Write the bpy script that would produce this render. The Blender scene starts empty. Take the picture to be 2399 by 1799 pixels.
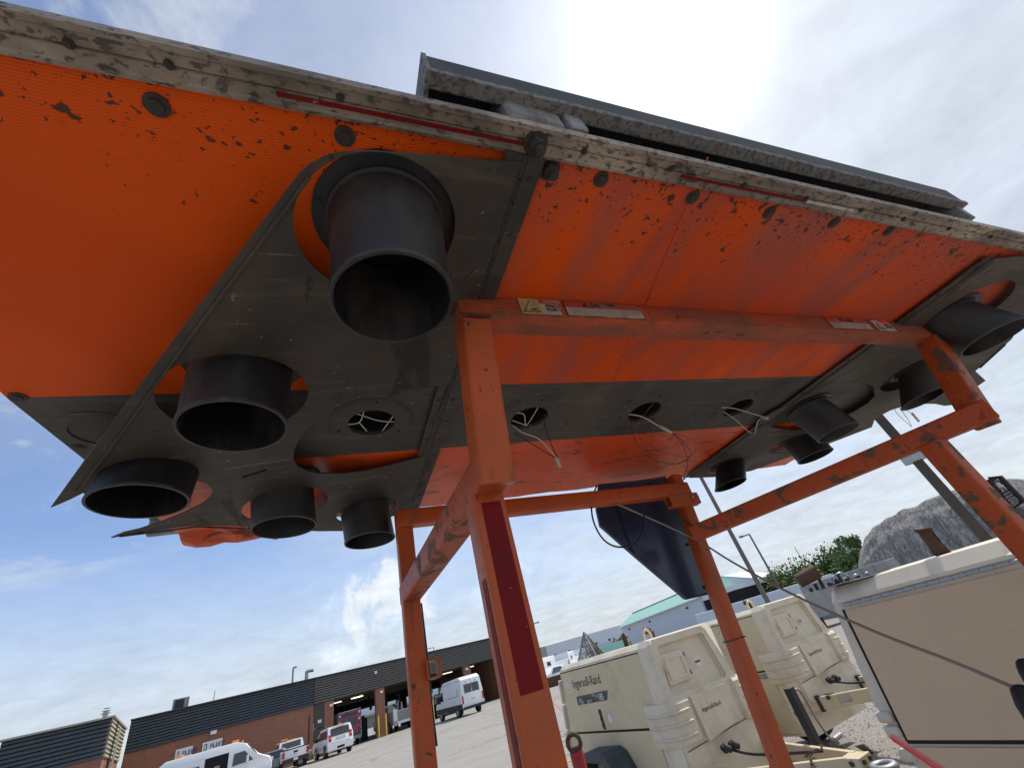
import bpy, bmesh, math, random
from mathutils import Vector, Matrix, noise as mnoise
random.seed(7)
S = bpy.context.scene
COL = S.collection
rad = math.radians
# ------------------------------------------------------------------ camera, sky, sun, exposure
EYE = Vector((0, 0, 1.5))
FPX, PIT, ROL = 970.0, rad(34.3), rad(16.7)
Fw = Vector((0, math.cos(PIT), math.sin(PIT)))
R0 = Vector((1, 0, 0)); U0 = Vector((0, -math.sin(PIT), math.cos(PIT)))
Rt = math.cos(ROL)*R0 - math.sin(ROL)*U0
Up = math.sin(ROL)*R0 + math.cos(ROL)*U0
cam = bpy.data.cameras.new('camera'); camo = bpy.data.objects.new('camera', cam); COL.objects.link(camo)
cam.sensor_width = 36.0; cam.lens = FPX/2399*36; cam.clip_start = 0.01; cam.clip_end = 3000
camo.matrix_world = Matrix(((Rt.x, Up.x, -Fw.x, EYE.x), (Rt.y, Up.y, -Fw.y, EYE.y), (Rt.z, Up.z, -Fw.z, EYE.z), (0, 0, 0, 1)))
S.camera = camo
SUN_AZ, SUN_EL = rad(51.4), rad(55.7)
SUNV = Vector((math.sin(SUN_AZ)*math.cos(SUN_EL), math.cos(SUN_AZ)*math.cos(SUN_EL), math.sin(SUN_EL)))
W = bpy.data.worlds.new('World'); S.world = W; W.use_nodes = True
nt = W.node_tree; N = nt.nodes; L = nt.links
for n in list(N): N.remove(n)
def wn(t, **k):
    n = N.new(t)
    for a, v in k.items(): setattr(n, a, v)
    return n
def wmath(op, a, b=None, c=None, clamp=False):
    n = wn('ShaderNodeMath', operation=op); n.use_clamp = clamp
    for i, v in enumerate((a, b, c)):
        if v is None: continue
        if isinstance(v, (int, float)): n.inputs[i].default_value = v
        else: L.new(v, n.inputs[i])
    return n.outputs[0]
def wmix(f, a, b):
    n = wn('ShaderNodeMix', data_type='RGBA')
    for s, v in ((n.inputs[0], f), (n.inputs[6], a), (n.inputs[7], b)):
        if isinstance(v, (int, float)): s.default_value = v
        elif isinstance(v, tuple): s.default_value = (*v, 1)
        else: L.new(v, s)
    return n.outputs[2]
sky = wn('ShaderNodeTexSky', sky_type='NISHITA'); sky.sun_disc = False
sky.sun_elevation = SUN_EL; sky.sun_rotation = SUN_AZ; sky.altitude = 100; sky.air_density = 1.0; sky.dust_density = 1.2; sky.ozone_density = 1.0
tc = wn('ShaderNodeTexCoord')
sep = wn('ShaderNodeSeparateXYZ'); L.new(tc.outputs['Generated'], sep.inputs[0])
zz = wmath('MAXIMUM', wmath('ADD', sep.outputs[2], 0.16), 0.1)
cx = wmath('DIVIDE', sep.outputs[0], zz); cy = wmath('DIVIDE', sep.outputs[1], zz)
cmb = wn('ShaderNodeCombineXYZ'); L.new(cx, cmb.inputs[0]); L.new(cy, cmb.inputs[1])
def wnoise(scale, detail, rough, vec, dist=0.0):
    n = wn('ShaderNodeTexNoise'); n.inputs['Scale'].default_value = scale; n.inputs['Detail'].default_value = detail
    n.inputs['Roughness'].default_value = rough; n.inputs['Distortion'].default_value = dist
    L.new(vec, n.inputs['Vector']); return n.outputs['Fac']
mp = wn('ShaderNodeMapping'); mp.inputs['Rotation'].default_value = (0, 0, rad(-28)); mp.inputs['Scale'].default_value = (0.5, 1.7, 1); L.new(cmb.outputs[0], mp.inputs[0])
n_cir = wnoise(1.15, 8, 0.58, mp.outputs[0], 0.5)
n_puf = wnoise(2.6, 9, 0.6, cmb.outputs[0], 0.35)
n_big = wnoise(0.8, 3, 0.5, cmb.outputs[0], 0.1)
def wdot(v):
    n = wn('ShaderNodeVectorMath', operation='DOT_PRODUCT'); L.new(tc.outputs['Generated'], n.inputs[0]); n.inputs[1].default_value = v; return n.outputs['Value']
sd = wmath('MAXIMUM', wdot(SUNV), 0.0)
def ramp(v, a, b):
    n = wn('ShaderNodeMapRange'); n.interpolation_type = 'SMOOTHSTEP'; n.inputs[1].default_value = a; n.inputs[2].default_value = b; L.new(v, n.inputs[0]); return n.outputs[0]
veil = ramp(wmath('ADD', wmath('MULTIPLY', wdot((0.80, 0.42, 0.42)), 0.50), wmath('ADD', wmath('MULTIPLY', n_cir, 0.80), wmath('MULTIPLY', n_big, 0.25))), 0.30, 1.02)
puf = wmath('MULTIPLY', ramp(n_puf, 0.46, 0.68), ramp(wmath('ADD', n_big, wmath('MULTIPLY', sd, 0.25)), 0.40, 0.72))
# one bank of cumulus low above the brick building
bank_dir = Vector((math.sin(rad(-19))*math.cos(rad(12)), math.cos(rad(-19))*math.cos(rad(12)), math.sin(rad(12))))
n_cum = wnoise(9.0, 10, 0.62, tc.outputs['Generated'], 0.35); n_cum2 = wnoise(4.5, 4, 0.5, tc.outputs['Generated'], 0.0)
bank = wmath('MULTIPLY', ramp(wmath('ADD', wdot(bank_dir), wmath('ADD', wmath('MULTIPLY', n_cum, 0.10), wmath('MULTIPLY', n_cum2, 0.09))), 1.078, 1.100), wmath('MULTIPLY', ramp(n_cum, 0.36, 0.52), 0.95))
hor = ramp(sep.outputs[2], 0.42, 0.0)
cloud = wmath('MAXIMUM', wmath('MAXIMUM', wmath('MULTIPLY', veil, 0.88), wmath('MULTIPLY', puf, 0.85)), wmath('MAXIMUM', wmath('MULTIPLY', hor, 0.92), bank), clamp=True)
glow = wmath('ADD', wmath('MULTIPLY', wmath('POWER', sd, 160.0), 9.0), wmath('MULTIPLY', wmath('POWER', sd, 20.0), 1.4))
n_fine = wnoise(7.5, 8, 0.62, cmb.outputs[0], 0.6)
shade = wmath('ADD', wmath('MULTIPLY', n_puf, 3.6), wmath('ADD', wmath('MULTIPLY', n_fine, 3.0), 3.4))
lum = wmath('ADD', shade, wmath('ADD', glow, wmath('MULTIPLY', bank, wmath('SUBTRACT', wmath('MULTIPLY', n_cum, 7.0), 1.9))))
ccol = wn('ShaderNodeVectorMath', operation='SCALE'); ccol.inputs[0].default_value = (0.93, 1.0, 1.075); L.new(lum, ccol.inputs['Scale'])
skyb = wn('ShaderNodeVectorMath', operation='MULTIPLY'); L.new(sky.outputs[0], skyb.inputs[0]); skyb.inputs[1].default_value = (1.50, 1.62, 1.85)
skyc = wmix(cloud, skyb.outputs[0], ccol.outputs[0])
bg = wn('ShaderNodeBackground'); bg.inputs['Strength'].default_value = 0.10; L.new(skyc, bg.inputs['Color'])
wo = wn('ShaderNodeOutputWorld'); L.new(bg.outputs[0], wo.inputs['Surface'])
sun = bpy.data.lights.new('sun', 'SUN'); sun.energy = 3.6; sun.angle = rad(0.6); sun.color = (1.0, 0.95, 0.87)
suno = bpy.data.objects.new('sun', sun); COL.objects.link(suno); suno.rotation_mode = 'QUATERNION'; suno.rotation_quaternion = SUNV.to_track_quat('Z', 'Y')
S.view_settings.view_transform = 'Standard'; S.view_settings.look = 'None'; S.view_settings.gamma = 1; S.view_settings.use_curve_mapping = False
S.view_settings.exposure = 0.1
S.render.engine = 'CYCLES'; S.cycles.max_bounces = 8; S.cycles.diffuse_bounces = 4
# ------------------------------------------------------------------ measuring helpers (photo sight lines -> places in the yard)
K = 2399/2212
def ray(x, y): return (Fw*FPX + Rt*(x-1199.5) + Up*(899.5-y)).normalized()
def onz(x, y, z): v = ray(x, y); return EYE + v*((z-EYE.z)/v.z)
def onpl(x, y, p0, n): v = ray(x, y); return EYE + v*((p0-EYE).dot(n)/v.dot(n))
def far(x, y, d): v = ray(x, y); return EYE + v*(d/math.hypot(v.x, v.y))      # at horizontal distance d
def polar(az, d, z=0): return Vector((math.sin(rad(az))*d, math.cos(rad(az))*d, z))
def dd(x, y): return (x*K, y*K)
def q1(x, y): return (x*.27125, 1400+y*.27125)
def q2(x, y): return (600+x*.27125, 1450+y*.27125)
def q3(x, y): return (1200+x*.27125, 1350+y*.27125)
def q4(x, y): return (1800+x*.3913, 1150+y*.3913)
def q5(x, y): return (1700+x*.316, 1100+y*.316)
def q6(x, y): return (1650+x*.22604, 1560+y*.22604)
def q7(x, y): return (1380+x*.217, 1080+y*.217)
def r4(x, y): return (1200+x*.5425, 900+y*.5425)
def z1(x, y): return (100+x*.4521, 820+y*.4521)
def z2(x, y): return (1500+x*.4064, 700+y*.4064)
# ------------------------------------------------------------------ materials
MATS = {}
def mat(name, col, rough=0.6, metal=0.0, dirt=None, dscale=6.0, dlo=0.5, dhi=0.7, damt=0.8, var=0.12, vscale=3.0, bump=0.0, bscale=60.0, stretch=(1, 1, 1), coat=0.0, spec=0.5, emit=None, estr=0.0, extra=None):
    m = bpy.data.materials.new(name); m.use_nodes = True; t = m.node_tree; n = t.nodes; l = t.links
    b = n['Principled BSDF']; b.inputs['Roughness'].default_value = rough; b.inputs['Metallic'].default_value = metal
    b.inputs['Coat Weight'].default_value = coat; b.inputs['Coat Roughness'].default_value = 0.15; b.inputs['Specular IOR Level'].default_value = spec
    co = n.new('ShaderNodeTexCoord'); mpn = n.new('ShaderNodeMapping'); mpn.inputs['Scale'].default_value = stretch; l.new(co.outputs['Object'], mpn.inputs[0])
    def nz(s, d=5, r=0.6, ds=0.0):
        q = n.new('ShaderNodeTexNoise'); q.inputs['Scale'].default_value = s; q.inputs['Detail'].default_value = d; q.inputs['Roughness'].default_value = r; q.inputs['Distortion'].default_value = ds
        l.new(mpn.outputs[0], q.inputs['Vector']); return q.outputs['Fac']
    def mr(v, a, c, d=0.0, e=1.0):
        q = n.new('ShaderNodeMapRange'); q.inputs[1].default_value = a; q.inputs[2].default_value = c; q.inputs[3].default_value = d; q.inputs[4].default_value = e; l.new(v, q.inputs[0]); return q.outputs[0]
    def mx(f, a, c, bt='MIX'):
        q = n.new('ShaderNodeMix'); q.data_type = 'RGBA'; q.blend_type = bt
        for s, v in ((q.inputs[0], f), (q.inputs[6], a), (q.inputs[7], c)):
            if isinstance(v, (int, float)): s.default_value = v if s == q.inputs[0] else (v, v, v, 1)
            elif isinstance(v, tuple): s.default_value = (*v[:3], 1)
            else: l.new(v, s)
        return q.outputs[2]
    def mm(op, a, c):
        q = n.new('ShaderNodeMath'); q.operation = op
        for i, v in enumerate((a, c)):
            if isinstance(v, (int, float)): q.inputs[i].default_value = v
            else: l.new(v, q.inputs[i])
        return q.outputs[0]
    v0 = nz(vscale, 6)
    c = mx(mr(v0, 0.3, 0.7), tuple(x*(1-var) for x in col), tuple(min(1, x*(1+var)) for x in col))
    rsock = mr(v0, 0.3, 0.7, max(0.03, rough-0.07), min(1, rough+0.07))
    if dirt is not None:
        dm = mm('MULTIPLY', mr(nz(dscale, 8, 0.65, 0.3), dlo, dhi), damt); c = mx(dm, c, dirt)
        rsock = mx(dm, rsock, 0.85)
    env = dict(n=n, l=l, co=co, nz=nz, mr=mr, mx=mx, mm=mm, b=b, t=t)
    if extra: c = extra(env, c)
    l.new(c, b.inputs['Base Color']); l.new(rsock, b.inputs['Roughness'])
    if bump:
        q = n.new('ShaderNodeBump'); q.inputs['Strength'].default_value = bump; q.inputs['Distance'].default_value = 0.01; l.new(nz(bscale, 6, 0.7), q.inputs['Height']); l.new(q.outputs[0], b.inputs['Normal'])
    if emit: b.inputs['Emission Color'].default_value = (*emit, 1); b.inputs['Emission Strength'].default_value = estr
    MATS[name] = m; return m
def sheet_extra(e, c):                   # retroreflective sheeting: fine ribs, dried mud specks along one edge, dusty wipe marks with painted-in flare haze, painted reflections
    n, l, co = e['n'], e['l'], e['co']
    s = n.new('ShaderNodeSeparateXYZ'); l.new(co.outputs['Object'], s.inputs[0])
    near = e['mr'](s.outputs[1], -0.60, -0.36, 1.0, 0.0)
    def nz(sc, det, vec=None, dist=0.2):
        q = n.new('ShaderNodeTexNoise'); q.inputs['Scale'].default_value = sc; q.inputs['Detail'].default_value = det; q.inputs['Roughness'].default_value = 0.6; q.inputs['Distortion'].default_value = dist
        l.new(vec or co.outputs['Object'], q.inputs['Vector']); return q.outputs['Fac']
    sp = e['mm']('MAXIMUM', e['mr'](e['mm']('ADD', nz(46, 3), e['mm']('MULTIPLY', near, 0.15)), 0.735, 0.765), e['mr'](e['mm']('ADD', nz(120, 2), e['mm']('MULTIPLY', near, 0.16)), 0.78, 0.80))
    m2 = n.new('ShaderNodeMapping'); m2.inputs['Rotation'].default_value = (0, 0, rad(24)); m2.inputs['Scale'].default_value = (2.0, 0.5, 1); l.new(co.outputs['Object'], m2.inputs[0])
    dust_haze = e['mm']('MULTIPLY', e['mr'](nz(3.2, 7, m2.outputs[0], 1.2), 0.40, 0.62), e['mr'](s.outputs[0], -0.75, -0.35, 0.0, 0.75))
    c = e['mx'](dust_haze, c, (0.36, 0.105, 0.085))  # real dust plus pinkish lens-flare haze painted into the orange
    rt = n.new('ShaderNodeMapping'); rt.inputs['Rotation'].default_value = (0, 0, rad(38)); l.new(co.outputs['Object'], rt.inputs[0])
    c = e['mx'](e['mm']('MULTIPLY', e['mr'](nz(1.7, 1, rt.outputs[0], 0), 0.47, 0.52), 0.20), c, (0.46, 0.030, 0.002))  # darker diagonal zones: reflected surroundings painted into the sheeting colour
    c = e['mx'](e['mm']('MULTIPLY', sp, 0.92), c, (0.045, 0.035, 0.028))
    w = n.new('ShaderNodeTexWave'); w.bands_direction = 'Y'; w.inputs['Scale'].default_value = 95; w.inputs['Distortion'].default_value = 0.6; w.inputs['Detail'].default_value = 1
    l.new(co.outputs['Object'], w.inputs['Vector'])
    bp = n.new('ShaderNodeBump'); bp.inputs['Strength'].default_value = 0.35; bp.inputs['Distance'].default_value = 0.002; l.new(w.outputs['Fac'], bp.inputs['Height']); l.new(bp.outputs[0], e['b'].inputs['Normal'])
    return e['mx'](e['mr'](w.outputs['Fac'], 0.0, 0.35, 0.22, 0.0), c, (0.30, 0.02, 0.003))
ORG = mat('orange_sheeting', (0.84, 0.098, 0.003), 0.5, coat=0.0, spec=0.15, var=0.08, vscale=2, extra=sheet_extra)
def scuff_extra(e, c):                  # black rubber scuffs on the lower orange strip
    n, l, co = e['n'], e['l'], e['co']
    q = n.new('ShaderNodeTexNoise'); q.inputs['Scale'].default_value = 5.0; q.inputs['Detail'].default_value = 5; q.inputs['Distortion'].default_value = 3.2
    m2 = n.new('ShaderNodeMapping'); m2.inputs['Rotation'].default_value = (0, 0, rad(-30)); m2.inputs['Scale'].default_value = (0.8, 3.2, 1); l.new(co.outputs['Object'], m2.inputs[0]); l.new(m2.outputs[0], q.inputs['Vector'])
    return e['mx'](e['mr'](q.outputs['Fac'], 0.60, 0.63, 0, 0.75), c, (0.10, 0.04, 0.025))
def shield_extra(e, c):
    n, l, co = e['n'], e['l'], e['co']
    def nz(sc, det, rot, scl, dist=0.4, rough=.65):
        m2 = n.new('ShaderNodeMapping'); m2.inputs['Rotation'].default_value = (0, 0, rad(rot)); m2.inputs['Scale'].default_value = scl; l.new(co.outputs['Object'], m2.inputs[0])
        q = n.new('ShaderNodeTexNoise'); q.inputs['Scale'].default_value = sc; q.inputs['Detail'].default_value = det; q.inputs['Roughness'].default_value = rough; q.inputs['Distortion'].default_value = dist; l.new(m2.outputs[0], q.inputs['Vector']); return q.outputs['Fac']
    c = e['mx'](e['mr'](nz(2.2, 6, 30, (1, .6, 1), 1.0), .44, .66, 0, .7), c, (0.125, 0.095, 0.070))
    c = e['mx'](e['mr'](nz(9, 8, -62, (.25, 3, 1)), .54, .68, 0, .4), c, (0.17, 0.135, 0.10))
    c = e['mx'](e['mr'](nz(26, 4, 20, (.12, 4, 1), .1), .66, .70, 0, .8), c, (0.23, 0.20, 0.17))
    c = e['mx'](e['mr'](nz(3.4, 7, 75, (1.6, .5, 1), 2.2), .60, .63, 0, .8), c, (0.018, 0.015, 0.013))
    c = e['mx'](e['mr'](nz(70, 2, 0, (1, 1, 1), 0), .70, .74, 0, .7), c, (0.26, 0.22, 0.17))
    return c
ORG2 = mat('orange_sheeting_scuffed', (0.68, 0.075, 0.010), 0.38, var=0.1, dirt=(0.3, 0.1, 0.05), dscale=9, dlo=0.5, dhi=0.75, damt=0.5, extra=scuff_extra)
BLK = mat('matte_black_face', (0.034, 0.031, 0.028), 0.58, extra=shield_extra, dirt=(0.10, 0.088, 0.072), dscale=5, dlo=0.40, dhi=0.75, damt=0.75, bump=0.08, stretch=(1, 0.4, 1))
SHD = mat('shield_charcoal', (0.034, 0.029, 0.025), 0.52, spec=0.35, extra=shield_extra, dirt=(0.085, 0.067, 0.05), dscale=3.2, dlo=0.38, dhi=0.70, damt=0.8, bump=0.06, bscale=25, var=0.2)
HOOD = mat('hood_rubber', (0.011, 0.011, 0.013), 0.45, dirt=(0.055, 0.044, 0.036), dscale=9, dlo=0.46, dhi=0.68, damt=0.7, bump=0.12, stretch=(1, 1, .5))
HOODR = mat('hood_rim_scuffed', (0.035, 0.032, 0.030), 0.5, dirt=(0.08, 0.07, 0.06), dscale=40, dlo=0.5, dhi=0.6, damt=0.8)
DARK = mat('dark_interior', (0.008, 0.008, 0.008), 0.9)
def rail_extra(e, c):
    c = e['mx'](e['mr'](e['nz'](11, 7, .6, .6), .42, .66, 0, .75), c, (0.105, 0.078, 0.058))
    return e['mx'](e['mr'](e['nz'](38, 4, .6, .3), .62, .66, 0, .85), c, (0.05, 0.037, 0.028))
ALU = mat('mud_spattered_aluminium', (0.37, 0.30, 0.235), 0.6, 0.1, dirt=(0.055, 0.04, 0.03), dscale=130, dlo=0.53, dhi=0.60, damt=0.85, extra=rail_extra, var=0.35, vscale=4, bump=0.15, bscale=90, stretch=(0.6, 1, 1))
STEEL = mat('weathered_steel', (0.30, 0.30, 0.30), 0.6, 0.4, dirt=(0.16, 0.13, 0.10), dscale=14, dlo=0.45, dhi=0.65, bump=0.35, bscale=70)
CHAN = mat('salt_crusted_channel', (0.40, 0.385, 0.37), 0.9, 0.0, dirt=(0.13, 0.12, 0.11), dscale=110, dlo=0.46, dhi=0.60, damt=0.8, bump=1.0, bscale=300)
CHAND = mat('channel_inner_dark', (0.035, 0.038, 0.042), 0.7, dirt=(0.16, 0.11, 0.075), dscale=7, dlo=0.55, dhi=0.72, damt=0.7)  # dark paint inside the channel, with its shade put into the colour too
def chip_extra(e, c):
    a = e['nz'](42, 4, .6); b = e['nz'](150, 2, .5); k = e['nz'](2.6, 5, .6, .8)
    c = e['mx'](e['mr'](k, .50, .66, 0, .45), c, (0.28, 0.075, 0.030))
    c = e['mx'](e['mr'](a, .655, .675, 0, .9), c, (0.085, 0.030, 0.014))
    c = e['mx'](e['mr'](b, .70, .73, 0, .8), c, (0.10, 0.04, 0.02))
    z = e['n'].new('ShaderNodeMapping'); z.inputs['Scale'].default_value = (1, 1, .12); e['l'].new(e['co'].outputs['Object'], z.inputs[0])
    q = e['n'].new('ShaderNodeTexNoise'); q.inputs['Scale'].default_value = 38; q.inputs['Detail'].default_value = 5; e['l'].new(z.outputs[0], q.inputs['Vector'])
    return e['mx'](e['mr'](q.outputs['Fac'], .60, .68, 0, .55), c, (0.16, 0.065, 0.035))
FRM = mat('orange_frame_paint', (0.46, 0.083, 0.017), 0.42, spec=0.35, extra=chip_extra, dirt=(0.20, 0.095, 0.055), dscale=7, dlo=0.62, dhi=0.72, damt=0.75, var=0.14, bump=0.25, bscale=45)
FRM2 = mat('orange_frame_scraped', (0.42, 0.070, 0.016), 0.5, spec=0.35, extra=chip_extra, dirt=(0.12, 0.080, 0.055), dscale=15, dlo=0.545, dhi=0.565, damt=0.95, var=0.2, bump=0.45, bscale=50, stretch=(1, 1, 1))
FRM3 = mat('orange_beam_grimy', (0.46, 0.070, 0.018), 0.6, extra=chip_extra, dirt=(0.22, 0.075, 0.04), dscale=16, dlo=0.42, dhi=0.6, damt=0.85, var=0.25, bump=0.8, bscale=55, stretch=(0.35, 1, 1))
def tape_extra(e, c):
    q = e['n'].new('ShaderNodeTexBrick'); q.inputs['Scale'].default_value = 120; q.inputs['Mortar Size'].default_value = 0.03
    q.inputs['Color1'].default_value = (1, 1, 1, 1); q.inputs['Color2'].default_value = (.8, .8, .8, 1); q.inputs['Mortar'].default_value = (0, 0, 0, 1)
    cm = e['n'].new('ShaderNodeSeparateXYZ'); e['l'].new(e['co'].outputs['Object'], cm.inputs[0]); cb = e['n'].new('ShaderNodeCombineXYZ')
    e['l'].new(e['mm']('ADD', cm.outputs[0], cm.outputs[1]), cb.inputs[0]); e['l'].new(cm.outputs[2], cb.inputs[1]); e['l'].new(cb.outputs[0], q.inputs['Vector'])
    c = e['mx'](e['mr'](q.outputs['Fac'], 0, 1, 0, .22), c, (0.24, 0.02, 0.02))
    c = e['mx'](e['mr'](e['nz'](14, 6, .7, .5), .55, .70, 0, .6), c, (0.10, 0.03, 0.022))
    return e['mx'](e['mr'](e['nz'](90, 3), .68, .72, 0, .8), c, (0.30, 0.16, 0.12))
TAPE = mat('red_reflective_tape', (0.16, 0.002, 0.004), 0.6, spec=0.2, extra=tape_extra, var=0.2, vscale=8, bump=0.1, bscale=200)
TAPEW = mat('white_reflective_tape', (0.55, 0.52, 0.48), 0.4, dirt=(0.2, 0.15, 0.12), dscale=30)
NAVY = mat('glossy_navy_panel', (0.018, 0.036, 0.085), 0.30, coat=0.3, dirt=(0.035, 0.045, 0.07), dscale=4, dlo=0.5, dhi=0.8, damt=0.5)
RUST = mat('rusty_steel', (0.10, 0.045, 0.025), 0.85, dirt=(0.045, 0.028, 0.02), dscale=12, bump=0.5)
BOLT = mat('grimy_bolt', (0.065, 0.058, 0.052), 0.6, 0.5, dirt=(0.05, 0.04, 0.035), dscale=60, bump=0.4, bscale=200)
RUB = mat('black_rubber', (0.012, 0.012, 0.013), 0.65, bump=0.1)
WIREB = mat('black_cable', (0.012, 0.012, 0.012), 0.5)
WIREW = mat('white_wire', (0.55, 0.52, 0.46), 0.5)
WIRER = mat('red_wire', (0.35, 0.02, 0.02), 0.5)
ROPE = mat('tan_rope', (0.30, 0.26, 0.20), 0.8, bump=0.5, bscale=200)
CREAM = mat('cream_plastic', (0.72, 0.625, 0.47), 0.45, dirt=(0.40, 0.33, 0.23), dscale=3.5, dlo=0.45, dhi=0.75, damt=0.6, var=0.06, bump=0.03)
CREAM2 = mat('cream_sheet_metal', (0.63, 0.515, 0.325), 0.45, dirt=(0.36, 0.29, 0.19), dscale=5, dlo=0.52, dhi=0.75, damt=0.5, var=0.05)
SAND = mat('sand_sheet_metal', (0.60, 0.44, 0.285), 0.5, dirt=(0.34, 0.27, 0.2), dscale=3, dlo=0.5, dhi=0.8, damt=0.35, var=0.05)
SANDP = mat('pale_sand_trim', (0.62, 0.55, 0.44), 0.5, dirt=(0.4, 0.33, 0.25), dscale=5, dlo=0.5, dhi=0.8, damt=0.4)
FEND = mat('slate_fender_plastic', (0.040, 0.048, 0.060), 0.55, dirt=(0.10, 0.10, 0.10), dscale=8)
GAP = mat('panel_gap_black', (0.012, 0.010, 0.009), 0.8)
CHROM = mat('hinge_steel', (0.42, 0.42, 0.46), 0.3, 0.85)
GREYM = mat('brushed_grey_metal', (0.30, 0.30, 0.30), 0.5, 0.6, dirt=(0.15, 0.14, 0.13), dscale=20)
WHITE = mat('white_vehicle_paint', (0.80, 0.81, 0.82), 0.3, coat=0.2, var=0.02)
GLASS = mat('dark_vehicle_glass', (0.015, 0.018, 0.022), 0.08, coat=0.5, spec=0.8)
TYRE = mat('tyre_rubber', (0.015, 0.015, 0.015), 0.8, bump=0.2)
RIM = mat('wheel_rim', (0.35, 0.35, 0.36), 0.4, 0.6)
BLKP = mat('black_trim_plastic', (0.025, 0.025, 0.028), 0.6)
REDL = mat('red_tail_lens', (0.45, 0.008, 0.012), 0.25, coat=0.4)
LENS = mat('clear_lens', (0.6, 0.62, 0.65), 0.15, 0.2, coat=0.5)
AMB = mat('amber_lens', (0.80, 0.26, 0.03), 0.3)
YEL = mat('yellow_safety_paint', (0.72, 0.46, 0.04), 0.5, dirt=(0.3, 0.2, 0.05), dscale=9)
BRICK = None
def brick_extra(e, c):
    n, l = e['n'], e['l']
    q = n.new('ShaderNodeTexBrick'); q.inputs['Scale'].default_value = 4.4; q.inputs['Mortar Size'].default_value = 0.012
    q.inputs['Color1'].default_value = (0.30, 0.135, 0.085, 1); q.inputs['Color2'].default_value = (0.24, 0.100, 0.062, 1); q.inputs['Mortar'].default_value = (0.28, 0.20, 0.15, 1)
    q.inputs['Brick Width'].default_value = 0.95; q.inputs['Row Height'].default_value = 0.32
    cm = n.new('ShaderNodeSeparateXYZ'); l.new(e['co'].outputs['Object'], cm.inputs[0]); cb = n.new('ShaderNodeCombineXYZ')
    l.new(e['mm']('ADD', cm.outputs[0], cm.outputs[1]), cb.inputs[0]); l.new(cm.outputs[2], cb.inputs[1]); l.new(cb.outputs[0], q.inputs['Vector'])
    return e['mx'](e['mr'](e['nz'](0.7, 4), 0.35, 0.7, 0, 0.35), q.outputs['Color'], (0.20, 0.085, 0.055))
BRICK = mat('brick_wall', (0.3, 0.13, 0.08), 0.85, extra=brick_extra)
SIDA = mat('blue_grey_siding', (0.055, 0.068, 0.078), 0.5, 0.2, var=0.15, vscale=1, dirt=(0.07, 0.075, 0.08), dscale=1.5)
SIDB = mat('bronze_grey_siding', (0.125, 0.115, 0.10), 0.5, 0.2, var=0.12, vscale=1)
SIDC = mat('sunlit_tan_siding', (0.38, 0.34, 0.24), 0.5, 0.1, var=0.1, vscale=1)
BRNZ = mat('bronze_metal', (0.060, 0.052, 0.045), 0.5, 0.2)
CONC = mat('weathered_concrete', (0.34, 0.33, 0.31), 0.85, var=0.15)
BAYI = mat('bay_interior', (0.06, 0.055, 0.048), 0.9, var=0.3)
TUBE = mat('lit_shop_tube', (0.9, 0.85, 0.75), 0.4, emit=(1.0, 0.86, 0.66), estr=1.6)
SIGNW = mat('white_sign_face', (0.72, 0.74, 0.76), 0.4)
INK = mat('navy_lettering', (0.03, 0.04, 0.14), 0.5)
INKB = mat('black_lettering', (0.03, 0.03, 0.032), 0.5, dirt=(0.4, 0.36, 0.27), dscale=30, dlo=0.52, dhi=0.6, damt=0.8)
INKW = mat('white_lettering', (0.72, 0.71, 0.68), 0.5)
DRED = mat('danger_red', (0.42, 0.05, 0.03), 0.5, dirt=(0.25, 0.12, 0.09), dscale=20)
STKW = mat('sticker_white_soiled', (0.46, 0.40, 0.34), 0.5, dirt=(0.22, 0.17, 0.13), dscale=22)
STKY = mat('sticker_yellow_soiled', (0.42, 0.34, 0.14), 0.5, dirt=(0.22, 0.17, 0.10), dscale=22)
BLUEG = mat('pale_blue_wall', (0.60, 0.65, 0.70), 0.7, var=0.05)
GREYW = mat('light_grey_wall', (0.40, 0.42, 0.44), 0.7, var=0.08)
MINT = mat('mint_roof', (0.36, 0.64, 0.52), 0.5, var=0.05)
BLUEB = mat('blue_barrel_plastic', (0.02, 0.07, 0.22), 0.4)
TEAL = mat('teal_plastic', (0.03, 0.20, 0.30), 0.4)
CONE = mat('cone_orange', (0.85, 0.07, 0.02), 0.5)
REDP = mat('bright_red_plastic', (0.80, 0.008, 0.006), 0.4, spec=0.3)
REDD = mat('dull_red_paint', (0.32, 0.015, 0.015), 0.5, dirt=(0.1, 0.03, 0.02), dscale=20)
POLE = mat('weathered_pole', (0.17, 0.15, 0.125), 0.8, var=0.2)
POLG = mat('galvanised_pole', (0.40, 0.41, 0.42), 0.5, 0.4)
LEAF = mat('leaf_green', (0.085, 0.150, 0.040), 0.7, var=0.45, vscale=0.6)
LEAF2 = mat('leaf_yellow_green', (0.19, 0.21, 0.05), 0.7, var=0.4, vscale=0.6)
BARK = mat('bark', (0.10, 0.075, 0.05), 0.9)
def rock_extra(e, c):
    n, l = e['n'], e['l']
    m2 = n.new('ShaderNodeMapping'); m2.inputs['Scale'].default_value = (1.5, 1.5, 0.16); l.new(e['co'].outputs['Object'], m2.inputs[0])
    q = n.new('ShaderNodeTexNoise'); q.inputs['Scale'].default_value = 3.6; q.inputs['Detail'].default_value = 9; q.inputs['Roughness'].default_value = 0.68; q.inputs['Distortion'].default_value = 1.0; l.new(m2.outputs[0], q.inputs['Vector'])
    c = e['mx'](e['mr'](q.outputs['Fac'], 0.44, 0.60), (0.24, 0.22, 0.195), (0.52, 0.48, 0.42))
    bp = n.new('ShaderNodeBump'); bp.inputs['Strength'].default_value = 0.9; bp.inputs['Distance'].default_value = 0.3; l.new(q.outputs['Fac'], bp.inputs['Height']); l.new(bp.outputs[0], e['b'].inputs['Normal'])
    return c
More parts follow.
